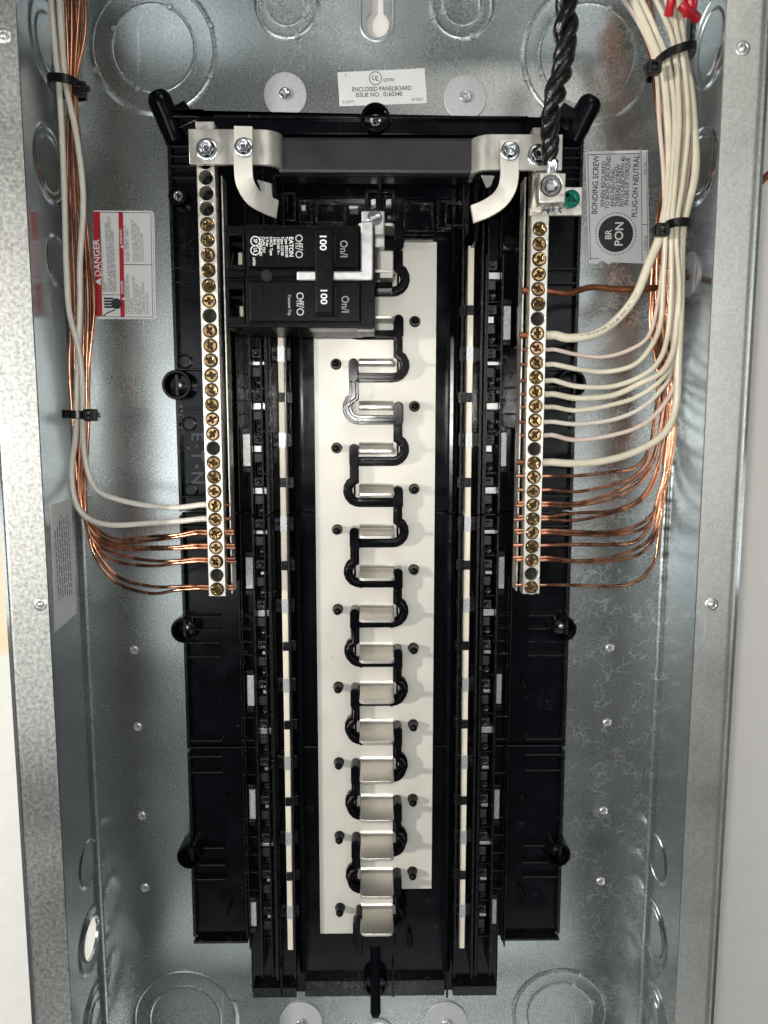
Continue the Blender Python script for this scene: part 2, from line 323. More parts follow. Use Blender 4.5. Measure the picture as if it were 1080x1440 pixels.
def spline(pts, per=8):
    pts = [Vector(p) for p in pts]; out = []
    q = [pts[0] * 2 - pts[1]] + pts + [pts[-1] * 2 - pts[-2]]
    for i in range(1, len(q) - 2):
        p0, p1, p2, p3 = q[i - 1:i + 3]
        for k in range(per):
            t = k / per
            out.append(0.5 * ((2 * p1) + (p2 - p0) * t + (2 * p0 - 5 * p1 + 4 * p2 - p3) * t * t + (3 * p1 - p0 - 3 * p2 + p3) * t ** 3))
    out.append(pts[-1]); return out

# ------------------------------------------------------------------ the wall
obj('wall', MB().box(-1500, 1500, -1500, 1500, -30, -4), M['wall'], kind='structure')

# ------------------------------------------------------------------ the steel box
WX = 190.0; DF = 98.0; LIP = 169.5; TOPY = 262.0; BOTY = -452.0; TH = 1.5
box = thing('panel_box', (0, BOTY, 0), 'large open galvanised steel enclosure with ring knockouts standing on the cream wall', 'electrical box')
def keyhole(cx, cy, r, w, h):
    o = []; a0 = math.asin(w / r)
    for i in range(21):
        t = math.pi / 2 + a0 + (2 * math.pi - 2 * a0) * i / 20; o.append((cx + r * math.cos(t), cy + r * math.sin(t)))
    o += [(cx + w, cy + h)] + [(cx + w * math.cos(math.radians(a)), cy + h + w * math.sin(math.radians(a))) for a in range(20, 180, 20)] + [(cx - w, cy + h)]
    return o
k1 = P(530, 34, 0); k2 = P(531, 1446, 0)
obj('back_plate', plate('back_plate', rrect(-WX, WX, BOTY, TOPY, 2), [keyhole(k1[0], k1[1], 7.4, 3.9, 16), circle(k2[0], k2[1] - 4, 8.5)[::-1]], -TH, 0), M['galv'], box)
obj('keyhole_rim', MB().tube([(x, y, 0.1) for x, y in circle(k2[0], k2[1] - 4, 11.5, 36) + [(k2[0] + 11.5, k2[1] - 4)]], 0.8, 8), M['zinc'], box, smooth=True)
for (kx, ky), hh in ((k1, 20),):   # pressed rim round the keyhole
    pts = [(kx - 9.8 * math.cos(math.radians(a)), ky - 9.8 * math.sin(math.radians(a))) for a in range(0, 181, 12)]
    pts = [(kx - 9.8, ky + hh)] + pts + [(kx + 9.8, ky + hh)]
    pts += [(kx + 9.8 * math.cos(math.radians(a)), ky + hh + 9.8 * math.sin(math.radians(a))) for a in range(12, 180, 12)]
    pts.append(pts[0])
    obj('keyhole_rim', MB().tube([(x, y, 0.1) for x, y in pts], 0.8, 8), M['zinc'], box, smooth=True)
def LW(p): return ((-WX + p[2]) * MM, -p[0] * MM, p[1] * MM)      # (depth, height, off the wall)
def RW(p): return ((WX - p[2]) * MM, -p[0] * MM, p[1] * MM)
ho = PX(128, 1320, -WX)
obj('side_panel', plate('side_panel', [(0, BOTY), (DF, BOTY), (DF, TOPY), (0, TOPY)], [circle(ho[0], ho[1], 13.0)], -TH, 0, fn=LW), M['galv_side'], box)
obj('side_panel', plate('side_panel', [(0, BOTY), (DF, BOTY), (DF, TOPY), (0, TOPY)], [], -TH, 0, fn=RW), M['galv_side'], box)
obj('end_panel', MB().box(-WX, WX, TOPY, TOPY + TH, 0, DF), M['galv_side'], box)
obj('end_panel', MB().box(-WX, WX, BOTY - TH, BOTY, 0, DF), M['galv_side'], box)
# rounded inner bends along the back corners
for s in (-1, 1):
    R0 = 3.5; pts = [(s * WX, R0)] + [(s * (WX - R0 + R0 * math.cos(math.radians(a))), R0 - R0 * math.sin(math.radians(a))) for a in (22, 45, 68)] + [(s * (WX - R0), 0.02), (s * (WX + .01), 0.02)]
    mb = MB(); a = [mb.v(x, BOTY, d) for x, d in pts]; b = [mb.v(x, TOPY, d) for x, d in pts]
    for i in range(len(pts) - 1): mb.bm.faces.new((a[i], a[i + 1], b[i + 1], b[i]))
    obj('corner_bend', mb, M['galv'], box, smooth=True)
# front flanges: flat lip turned inward with a rounded outer bend and rolled-back edge
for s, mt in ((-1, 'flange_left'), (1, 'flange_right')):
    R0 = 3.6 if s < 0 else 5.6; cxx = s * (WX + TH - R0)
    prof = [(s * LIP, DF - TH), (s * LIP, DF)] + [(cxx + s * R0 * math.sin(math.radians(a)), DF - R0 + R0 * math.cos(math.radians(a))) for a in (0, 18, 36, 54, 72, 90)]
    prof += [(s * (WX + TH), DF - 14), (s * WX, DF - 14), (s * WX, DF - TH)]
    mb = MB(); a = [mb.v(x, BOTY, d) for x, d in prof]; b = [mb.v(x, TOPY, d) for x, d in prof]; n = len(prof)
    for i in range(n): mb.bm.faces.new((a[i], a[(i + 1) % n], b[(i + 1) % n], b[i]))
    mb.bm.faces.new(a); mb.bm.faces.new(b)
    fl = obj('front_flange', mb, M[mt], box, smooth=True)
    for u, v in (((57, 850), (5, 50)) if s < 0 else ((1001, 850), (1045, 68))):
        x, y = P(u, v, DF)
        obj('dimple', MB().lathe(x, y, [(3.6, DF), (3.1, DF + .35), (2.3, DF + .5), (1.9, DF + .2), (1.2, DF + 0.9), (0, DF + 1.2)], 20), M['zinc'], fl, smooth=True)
# pressed knockouts
def ko_prof(radii, h=0.45):
    pr = [(0, 0.25)]
    for r in sorted(radii): pr += [(r - 1.9, 0.25), (r - 1.35, .25 + h * .6), (r - 0.75, .25 + h), (r - 0.15, .25 + h * .75), (r + 0.35, 0.25)]
    rr = max(radii); pr += [(rr + 1.2, 0.12), (rr + 1.7, 0.0)]; return pr
def knockout(u, v, radii_px, d=0, name='knockout', notch=True):
    x, y = P(u, v, d); radii = [L(u, v, d, r) for r in radii_px]
    k = obj(name, MB().lathe(x, y, ko_prof(radii), 72), M['galv'], box, smooth=True)
    for r in radii:
        for a in random.sample(range(0, 360, 45), 3):
            t = math.radians(a + 20)
            obj('bridge', MB().lathe(x + r * math.cos(t), y + r * math.sin(t), [(2.0, 0.3), (1.6, 1.1), (0, 1.35)], 12), M['zinc'], k, smooth=True)
for u, v, rr in ((216, 68, (60, 87)), (826, 78, (69, 90)), (403, 8, (28, 43)), (650, 8, (27, 43)), (261, 1432, (51, 72)), (787, 1425, (48, 66))): knockout(u, v, rr)
def wall_ko(u, v, X, radii, hole=False):
    a, h = PX(u, v, X)
    fn = LW if X < 0 else RW
    pr = ko_prof(radii, 0.75)
    if hole: pr = [(13.0, -0.1), (13.2, .9), (14.0, 1.1), (14.8, 0.25)] + pr[-6:]
    obj('knockout', MB(fn).lathe(a, h, pr, 48), M['galv_side'], box, smooth=True)
for u, v, rr in ((70, 232, (16.5, 21)), (80, 366, (14.5,)), (66, 60, (16, 23)), (124, 1213, (15,)), (134, 1428, (10, 17, 22))): wall_ko(u, v, -WX, rr)
wall_ko(128, 1320, -WX, (20.5,), hole=True)
for u, v, rr in ((985, 232, (16.5, 21)), (1000, 60, (17, 23)), (925, 1207, (15,)), (921, 1312, (15.5, 20.5)), (922, 1428, (9, 16, 22))): wall_ko(u, v, WX, rr)
# small pressed bosses on the back plate
for u, v in ((189, 914), (194, 1022), (200, 1147), (204, 1248), (858, 911), (854, 1016), (849, 1140), (845, 1239), (880, 434), (190, 800)):
    if (u, v) == (190, 800): continue
    x, y = P(u, v, 0)
    b_ = obj('boss', MB().lathe(x, y, [(3.4, 0), (2.9, .9), (2.2, 1.2), (1.7, .7), (1.5, 0.15), (0, 0.12)], 20), M['zinc'], box, smooth=True)
# a round steel disc sealing a hole in the right wall
a_, h_ = PX(971, 386, WX)
t = thing('hole_plug', (WX - 1, h_, a_), 'round steel washer plate bolted to the right inner side wall beside the wire bundle', 'plug')
obj('disc', MB(RW).lathe(a_, h_, [(0, 0.1), (13, 0.1), (13, 1.2), (12.5, 1.6), (4, 1.6), (0, 1.6)], 40), M['washer'], t, smooth=True)
obj('bolt', MB(RW).lathe(a_, h_, [(3.2, 1.5), (3.2, 3.2), (2.2, 3.9), (0, 4)], 6), M['zinc_bright'], t)

# washers with screws
def phillips(r, h, name='screw_head', slots=2, w=0.55, depth=0.8, m='zinc_bright', md='zinc', arm=0.62):
    """head with a real recessed cross or slot, modelled round the origin; returns (mesh, recess mesh)"""
    c = []
    a = r * arm
    if slots == 2: hole = [(w, w), (a, w), (a, -w), (w, -w), (w, -a), (-w, -a), (-w, -w), (-a, -w), (-a, w), (-w, w), (-w, a), (w, a)]
    else: hole = [(a, w), (-a, w), (-a, -w), (a, -w)]
    me = plate(name, circle(0, 0, r, 28), [hole[::-1]], 0, h, bevel=min(0.35, h * .35)); me.materials.append(M[m])
    rc = MB().cyl(0, 0, r * 0.8, 0.0, h - depth, 20, 0.02).mesh('recess'); rc.materials.append(M[md])
    return me, rc
big_head = phillips(3.4, 2.2)
for i, (u, v, lab) in enumerate(((401, 133, 'large flat washer under a cross head screw, left of the white certification sticker'), (654, 137, 'large flat washer under a cross head screw, right of the white certification sticker'),
                                 (423, 1438, 'flat washer and screw cut by the photo bottom, left of the bottom keyhole'), (627, 1438, 'flat washer and screw cut by the photo bottom, right of the bottom keyhole'))):
    x, y = P(u, v, 1.5)
    t = thing('mounting_washer', (x, y, 0), lab, 'washer', 'mounting washers on the back plate')
    obj('washer', MB().lathe(x, y, [(0, 0.05), (L(u, v, 0, 30), 0.05), (L(u, v, 0, 30), 1.2), (L(u, v, 0, 30) - .5, 1.6), (0, 1.6)], 48), M['washer'], t, smooth=True)
    if i == 0: proto_screw = obj('screw', big_head[0], M['zinc_bright'], t, at=(x, y, 1.7)); proto_rec = obj('recess', big_head[1], M['zinc'], t, at=(x, y, 1.65))
    else: copy_part(proto_screw, t, (x, y, 1.7), random.random() * 3); copy_part(proto_rec, t, (x, y, 1.65))

# ------------------------------------------------------------------ black chassis
ch = thing('panel_chassis', (0, P(526, 1395, 14)[1], 0), 'long black plastic interior chassis that carries the busbars and rails down the middle', 'chassis')
DFL = 14.0
YT = P(526, 166, 22)[1]; YB = P(526, 1394, DFL)[1]; YW = P(300, 1320, DFL)[1]
XW = -P(241, 300, DFL)[0]; XC = -P(353, 1340, DFL)[0]; XW2 = P(815, 300, DFL)[0]; XC2 = P(700, 1340, DFL)[0]
J1 = P(526, 719, DFL)[1]; J2 = P(526, 1048, DFL)[1]
for y1, y0 in ((YT, J1 + .5), (J1 - .5, J2 + .5)): obj('base_module', MB().box(-XW, XW2, y0, y1, 3, DFL), M['black'], ch, bevel=0.8)
low = [(-XC, YB), (XC2, YB), (XC2, YW)] + [(XW2 - 5 + 5 * math.sin(math.radians(a)), YW + 5 - 5 * math.cos(math.radians(a))) for a in (0, 30, 60, 90)] + [(XW2, J2 - .5), (-XW, J2 - .5)] + [(-XW + 5 - 5 * math.sin(math.radians(a)), YW + 5 - 5 * math.cos(math.radians(a))) for a in (90, 60, 30, 0)] + [(-XC, YW)]
obj('base_module', MB().prism(low, 3, DFL), M['black'], ch, bevel=0.8)
def rib(x0, x1, y0, y1, d1, name='rib', m='black_rib', d0=DFL - .5, bevel=0.35, p=None): return obj(name, MB().box(min(x0, x1), max(x0, x1), min(y0, y1), max(y0, y1), d0, d1), M[m], p or ch, bevel=bevel)
# outer rims and long ribs of the wings
for s, X in ((-1, XW), (1, XW2)):
    for ya, yb in ((YT, J1 + .7), (J1 - .7, J2 + .7), (J2 - .7, YW + 5)):
        rib(s * X, s * (X - 2), ya - 1, yb, 19, 'rim')
    for xo in (86, 77):
        for ya, yb in ((YT - 40, J1 + 1), (J1 - 1, J2 + 1), (J2 - 1, YW + 2)): rib(s * xo, s * (xo - 1.3), ya, yb, 17.5)
    rib(s * (XC + 1), s * X, YW, YW + 1.6, 19)
    # cross ribs, in loose groups as moulded
    vs = [208, 222, 236, 252, 378, 398, 520, 545, 575, 698, 710, 740, 866, 885, 903, 922, 1040, 1062, 1085, 1190, 1215, 1235]
    for v in vs:
        y = P(526, v, 17)[1]; hgt = 17.5 if v % 2 else 18.5
        rib(s * 98.5, s * (X - 2), y - .6, y + .6, hgt)
    for v in (525, 545, 563, 582, 602, 866, 884, 902, 920, 1008, 1040, 1088, 1150, 1175, 1200, 1225, 1250):
        y = P(526, v, 17)[1]; rib(s * 77, s * 86, y - .6, y + .6, 18)
# top rim and shelf
obj('top_rim', MB().prism([(-98, YT), (-98, YT + 4), (-125, YT + 4), (-125, YT - 1), (XW2, YT - 1), (XW2, YT + 4), (98, YT + 4), (98, YT)][::-1], 6, 24), M['black'], ch, bevel=0.8)
obj('top_shelf', MB().box(-88, 86, YT - 12, YT - 2, DFL, 30), M['black'], ch, bevel=0.6)
obj('top_shelf_lip', MB().box(-90, 88, YT - 4.2, YT - 2.6, 30, 33), M['black'], ch, bevel=0.4)
# horns
for s, (ua, va), (ub, vb), lb in ((-1, (246, 190), (216, 124), 'left'), (1, (806, 190), (838, 132), 'right')):
    pa = P(ua, va, 20); pb = P(ub, vb, 26)
    hp = spline([(pa[0] , pa[1] - 3, 16), (pa[0] * .5 + pb[0] * .5, pa[1] * .5 + pb[1] * .5, 19), (pb[0], pb[1], 22)], 5)
    obj('corner_horn', MB().tube(hp, [6.4] * 3 + [6.9] * 3 + [7.1] * 2 + [7.0, 6.3, 4.2], 20), M['black'], ch, smooth=True, bevel=.8)
    mb = MB(); mb.prism([(pa[0] - s * 14, YT - 1), (pa[0] + s * 3, YT - 9), (pa[0] + s * 3, YT + 5), (pa[0] - s * 6, YT + 10)], 8, 21)
    obj('horn_web', mb, M['black'], ch, bevel=0.8)
# screw wells along the wing edges
def well(u, v, rpx, d1, screw=True):
    x, y = P(u, v, d1); r = L(u, v, d1, rpx)
    w = obj('screw_well', MB().lathe(x, y, [(r * .88, 2), (r, 8), (r, d1 - .8), (r - .5, d1), (r - 1.6, d1), (r - 2.2, d1 - .8), (r - 3.0, d1 - 9), (0, d1 - 10)], 32), M['black'], ch, smooth=True)
    if screw:
        if screw == 'z':
            o1 = copy_part(proto_screw, w, (x, y, d1 - 6), random.random()); o2 = copy_part(proto_rec, w, (x, y, d1 - 6.05))
        else:
            obj('pin', MB().lathe(x, y, [(2.4, d1 - 10), (2.2, d1 - 7), (1.5, d1 - 6.3), (0, d1 - 6.1)], 16), M['grey_clip'] if screw == 'd' else M['zinc'], w, smooth=True)
for u, v, r, d1, sc in ((248, 541, 21, 24, 's'), (258, 887, 18.5, 24, 's'), (266, 1206, 18, 24, 'd'), (804, 540, 21, 24, 's'), (793, 885, 18.5, 24, 's'), (785, 1203, 18, 24, 'd'), (528, 165, 21, 34, 'z'), (528, 1388, 17, 22, 'd')): well(u, v, r, d1, sc)
for u, v in ((250, 275),):
    x, y = P(u, v, 20); obj('screw_well', MB().lathe(x, y, [(6, 13), (6, 19), (5.4, 20), (4.2, 20), (4, 18), (0, 18)], 24), M['black'], ch, smooth=True)
    copy_part(proto_screw, ch, (x, y, 17.5)).scale = (.85, 1, .85)
for u, v in ((716, 342), (260, 508), (268, 690), (266, 596)):
    x, y = P(u, v, 15); obj('round_pad', MB().lathe(x, y, [(4.4, 13.8), (4.4, 15), (3.9, 15.4), (3.0, 15.4), (2.8, 14.9), (0, 14.9)], 24), M['black_rib'], ch, smooth=True)
# little hooked ties moulded in the wings
for u, v in ((317, 962), (317, 1128), (737, 965), (735, 1125), (733, 1255), (323, 1282)):
    x, y = P(u, v, 18); s = 1 if u > 526 else -1
    obj('hook', MB().tube([(x + s * 2.5, y - 5, 14), (x + s * 1.5, y - 2, 19), (x, y + 1, 20), (x - s * 1.5, y + 4.5, 15)], 0.8, 8), M['black_rib'], ch, smooth=True)
# relief logo on the left wing, turned to read downwards
lx, ly = P(277, 645, 15)
lines = []
for stt, v, sz in (('E', 614, 11), ('T', 641, 11), ('N', 672, 11)):
    lines.append((stt, P(277, v, 15)[0], P(277, v, 15)[1], sz, -90, 1.0, 'CENTER'))
lines.append(('•', P(276, 656, 15)[0], P(276, 656, 15)[1], 9, -90, 1.0, 'CENTER')); lines.append(('.', P(283, 627, 15)[0], P(283, 627, 15)[1], 11, -90, 1.0, 'CENTER')); lines.append(('.', P(271, 630, 15)[0], P(271, 630, 15)[1], 11, -90, 1.0, 'CENTER'))
obj('raised_logo', text_mesh(lines, 14.3, 0.9, 0.02), M['emboss'], ch)
for u, t_ in ((258, 'LISTED  F-52971'), (268, 'CAT  NO')):
    obj('raised_text', text_mesh([(t_, *P(u, 360, 15), 4.5, -90, 1.0, 'CENTER')], 14.1, 0.4), M['black_rib'], ch)
for u, t_ in ((771, 'E-5897'), (760, 'PANEL'), (778, 'CH 10')):
    obj('raised_text', text_mesh([(t_, *P(u, 985, 15), 5, -90, 1.0, 'CENTER')], 14.1, 0.4), M['black_rib'], ch)

# ------------------------------------------------------------------ centre channel with busbars
PT = 25.4; S0 = -9.3
def sk(k): return S0 + PT * k
DB = 18.0
YTC = P(526, 262, 22)[1]
YE = P(526, 1376, 33)[1]
# channel side ridges, rounded
for s in (-1, 1):
    for ya, yb in ((YTC + 6, J1 + .4), (J1 - .4, J2 + .4), (J2 - .4, YE)):
        x = s * 47.5
        prof = [(x - 2.6, 13), (x - 2.6, 24), (x - 1.8, 27.2), (x, 28.2), (x + 1.8, 27.2), (x + 2.6, 24), (x + 2.6, 13)]
        mb = MB(); a = [mb.v(px, ya, d) for px, d in prof]; b = [mb.v(px, yb, d) for px, d in prof]
        for i in range(len(prof)): mb.bm.faces.new((a[i], a[(i + 1) % len(prof)], b[(i + 1) % len(prof)], b[i]))
        mb.bm.faces.new(a); mb.bm.faces.new(b)
        obj('channel_ridge', mb, M['black'], ch, smooth=True)
        rib(s * 51.3, s * 52.6, ya, yb, 33, m='black_rib')
        rib(s * 62.5, s * 63.8, ya, yb, 34, m='black_rib')
        rib(s * 66.3, s * 67.4, ya, yb, 31, m='black_rib')
rib(-82, -52.6, YB + 1, YB + 8, 20, 'end_block'); rib(52.6, 82, YB + 1, YB + 8, 20, 'end_block')
rib(-47, 47, YB + .5, YB + 12, 19, 'end_sill', m='black_rib')
# busbar plates
def bus_outline(side):
    ks = range(-4, 14); pts = []
    XL, XR = -12.2, 14.6; g = 0.6
    if side == 'L':
        xo = P(441, 480, DB)[0]; pts = [(xo, -sk(-4) + 6)]
        pts.append((XL - g, -sk(-4) + 6))
        for k in ks:
            lo = sk(k) + 7.5
            if k % 2: up = sk(k - 1) + 7.5; pts += [(XL - g, -up - g), (XR - g, -up - g), (XR - g, -lo + g), (XL - g, -lo + g)]
        end = P(475, 1313, DB)[1]; pts = pts[:-2] + [(XR - g, end), (xo, end)]
    else:
        xo = P(614, 400, DB)[0]; top = P(600, 340, DB)[1]; pts = [(xo, top), (XR + g, top)]
        for k in ks:
            lo = sk(k) + 7.5
            if k % 2 == 0 and k > -4: up = sk(k - 1) + 7.5; pts += [(XR + g, -up - g), (XL + g, -up - g), (XL + g, -lo + g), (XR + g, -lo + g)]
        end = P(590, 1250, DB)[1]; pts = pts[:-2] + [(XL + g, end), (xo, end)]
    return pts
def stab_mesh():
    mb = MB(); x0, x1 = -9.2, 12.0; th = 1.8
    path = [(4.2, DB - .25), (2.4, DB + .35), (1.1, DB + 1.5), (0.3, DB + 3.6), (0.1, DB + 8)] + [(0, d) for d in (DB + 20, DB + 23.3, DB + 25.3, DB + 26.3)]
    rows = []
    for i, (y, d) in enumerate(path):
        w = 0
        if d > DB + 23.2: w = 3.2 - math.sqrt(max(0, 3.2 ** 2 - (d - DB - 23.1) ** 2))
        off = th if i > 2 else 0.0
        rows.append(([mb.v(x, y, d) for x in (x0 + w, (x0 + x1) / 2, x1 - w)], [mb.v(x, y - th, max(DB - 1, d - (th if i <= 2 else 0))) for x in (x0 + w, (x0 + x1) / 2, x1 - w)]))
    for (a, b), (c, e) in zip(rows, rows[1:]):
        for i in range(2):
            mb.bm.faces.new((a[i], a[i + 1], c[i + 1], c[i])); mb.bm.faces.new((b[i], b[i + 1], e[i + 1], e[i]))
        mb.bm.faces.new((a[0], c[0], e[0], b[0])); mb.bm.faces.new((a[2], c[2], e[2], b[2]))
    a, b = rows[-1]
    for i in range(2): mb.bm.faces.new((a[i], a[i + 1], b[i + 1], b[i]))
    a, b = rows[0]
    for i in range(2): mb.bm.faces.new((a[i], a[i + 1], b[i + 1], b[i]))
    return mb
stab_me = stab_mesh().mesh('stab'); stab_me.materials.append(M['stab'])
busL = thing('busbar', (-24, -sk(13), DB), 'cream tin plated busbar left of the zigzag barrier, its comb reaching right', 'busbar', 'interleaved busbars in the middle channel')
busR = thing('busbar', (26, -sk(12), DB), 'cream tin plated busbar right of the zigzag barrier, starting higher and ending above the other', 'busbar', 'interleaved busbars in the middle channel')
obj('bus_plate', plate('bus_plate', bus_outline('L'), [], DB - 3, DB, bevel=0.25), M['tin'], busL)
obj('bus_plate', plate('bus_plate', bus_outline('R'), [], DB - 3, DB, bevel=0.25), M['tin'], busR)
for k in range(-4, 14):
    p = busL if k % 2 else busR
    if k == -4: first = obj('stab', stab_me, M['stab'], p, at=(0, -sk(k), 0), smooth=True, bevel=.25)
    else: copy_part(first, p, (0, -sk(k), 0))
# zigzag barrier
bar = thing('zigzag_barrier', (0, -sk(13), DB), 'glossy black plastic barrier zigzagging between the two cream busbars', 'insulator')
for k in range(-3, 14):
    odd = k % 2; sg = 1 if odd else -1
    xv = 14.6 if odd else -12.2; xe = -12.2 if odd else 14.6; cx = xv - sg * 3.2
    s0, s1 = sk(k - 1) + (-0.5), sk(k)
    arc = [(cx + sg * 7.4 * math.cos(math.radians(a)), -(s1 + 0.8 + 7.4 * math.sin(math.radians(a)))) for a in (-38, -15, 8, 30, 52, 72, 90)]
    path = [(xv, -s0), (xv, -(s1 - 5.6))] + arc + [(xe + sg * 2.4, -(s1 + 8.2))]
    if k == 13: path = path[:-1] + [(cx, -(s1 + 8.2))]
    seg = obj('barrier_base', plate('barrier_base', ribbon(path, 5.6), [], DB - 1, DB + 3.2, bevel=0.5), M['black'], bar)
    obj('barrier_wall', plate('barrier_wall', ribbon([(x, y) for x, y in path], 2.6), [], DB + 3.0, DB + 9.5, bevel=0.4), M['black'], seg)
    obj('post', MB().prism(rrect(xv - 2.9, xv + 2.9, -s0 - 12, -s0 + 2.2, 2.8), DB - 1, DB + 11), M['black'], seg, bevel=.5)
    for (bx, by) in (arc[1], arc[-1]): obj('stud', MB().cyl(bx - sg * .6, by, 1.5, DB + 3, DB + 10.3, 14), M['black'], seg, smooth=True)
# bottom end of the barrier
s1 = sk(13)
obj('end_cup', MB().prism(rrect(-14.5, 13.6, -(s1 + 24), -(s1 + 5), 3), DB - 2, DB + 7), M['black'], bar, bevel=.8)
obj('end_slot', MB().box(-9, 11, -(s1 + 12), -(s1 + 7), DB + 7, DB + 8.5), M['black_rib'], bar, bevel=.3)
obj('end_post', MB().prism(rrect(-12.5, -8.0, -(s1 + 26), -(s1 - 2), 2.2), DB - 2, DB + 12), M['black'], bar, bevel=.6)
xa, ya = P(528, 1350, 30)
obj('end_finger', MB().tube([(xa, -(s1 + 20), 20), (xa, P(528, 1395, 28)[1], 28), (xa, P(528, 1423, 30)[1], 30), (xa, P(528, 1428, 30)[1], 30)], [3.3, 3.4, 3.6, 2.6], 16), M['black'], bar, smooth=True)
for u, v in ((396, 1395), (553, 1395), (629, 1396)):
    x, y = P(u, v, 20); obj('spike', MB().box(x - .6, x + .6, y - 4, y + 18, 12, 20), M['black'], ch, bevel=.2)
# locating pins beside each stab
pin_me = MB().lathe(0, 0, [(3.4, -2), (3.4, .4), (2.7, 1.2), (2.5, 6.0), (1.8, 7.4), (0.9, 7.9), (0, 8.0)], 20).mesh('locating_pin'); pin_me.materials.append(M['black'])
fp = None
for k in range(-2, 14):
    x = P(584, 454, DB + 4)[0] if k % 2 == 0 else P(472, 514, DB + 4)[0]
    if k % 2 == 0 and k > 12: continue
    at = (x, -sk(k), DB)
    if fp is None: fp = obj('locating_pin', pin_me, M['black'], ch, at=at, smooth=True)
    else: copy_part(fp, ch, at)
x, y = P(577, 1325, 18); obj('hook', MB().tube([(x, y - 5, 14), (x, y - 2, 18.5), (x - .5, y + 6, 18)], [2, 1.6, 1.0], 8), M['black_rib'], ch, smooth=True)

ZOFF = -8.0
# ------------------------------------------------------------------ neutral rails (cream strips) and their clips
for s, lab in ((-1, 'slim cream neutral rail standing on edge left of the busbars'), (1, 'slim cream neutral rail standing on edge right of the busbars')):
    XR_ = P(395, 500, 38)[0] if s < 0 else P(661.5, 450, 38)[0]
    yt = P(526, 345, 38)[1] if s > 0 else P(526, 470, 38)[1] + 20; yb = P(526, 1335, 38)[1]
    r_ = obj('neutral_rail', plate('neutral_rail', [(XR_ - 1.8, yb), (XR_ + 1.8, yb), (XR_ + 1.8, yt), (XR_ - 1.8, yt)], [], 20, 38, bevel=.3), M['cream'], None, label=lab, cat='rail', group='slim cream neutral rails')
    k = 0
    y = P(526, 436, 38)[1]; i = 0
    while y > yb + 4:
        if y < yt - 4:
            if i % 2 == 0:   # single clip biting over the rail
                c = obj('rail_clip', MB().box(XR_ - s * 0.4 - 2.0, XR_ - s * 0.4 + 2.0, y - 2.8, y + 2.8, 30, 39.2), M['black_rib'], ch, bevel=.4)
                c2 = MB().box(min(XR_ - s * 6.5, XR_ - s * 1.9), max(XR_ - s * 6.5, XR_ - s * 1.9), y - 3.6, y + 3.4, 24, 37); obj('clip_arm', c2, M['black_rib'], c, bevel=.5)
            else:
                c = obj('rail_clip', MB().box(XR_ - 6, XR_ - 2.1, y - 4.2, y + 4.2, 22, 36.5), M['black_rib'], ch, bevel=.5)
                obj('clip_arm', MB().box(XR_ + 2.1, XR_ + 5.8, y - 4.2, y + 4.2, 22, 36.5), M['black_rib'], c, bevel=.5)
                obj('clip_hook', MB().box(XR_ - 4.8, XR_ - 2.6, y - 1.2, y + 1.2, 36.5, 38.2), M['black'], c, bevel=.3)
                obj('cover_band', MB().box(XR_ - 1.95, XR_ + 1.95, y - 4.5, y + 4.5, 33, 38.12), M['rail_steel'], c)
        y -= PT; i += 1
    # thin bright walls either side
    for dx, dd in ((-7.2, 33), (7.4, 35)):
        x = XR_ + dx
        for ya_, yb_ in ((YTC - 18, J1 + .4), (J1 - .4, J2 + .4), (J2 - .4, YE + 6)): rib(x - .55, x + .55, ya_, yb_, dd, 'guide_wall', 'black_rib')
    for kk in range(30):
        yy = P(526, 470, 30)[1] - kk * PT / 2
        if yy < yb: break
        rib(XR_ + s * 7.8, XR_ + s * 11.2, yy - .5, yy + .5, 30 + (kk % 2) * 2, 'guide_rib', 'black_rib')

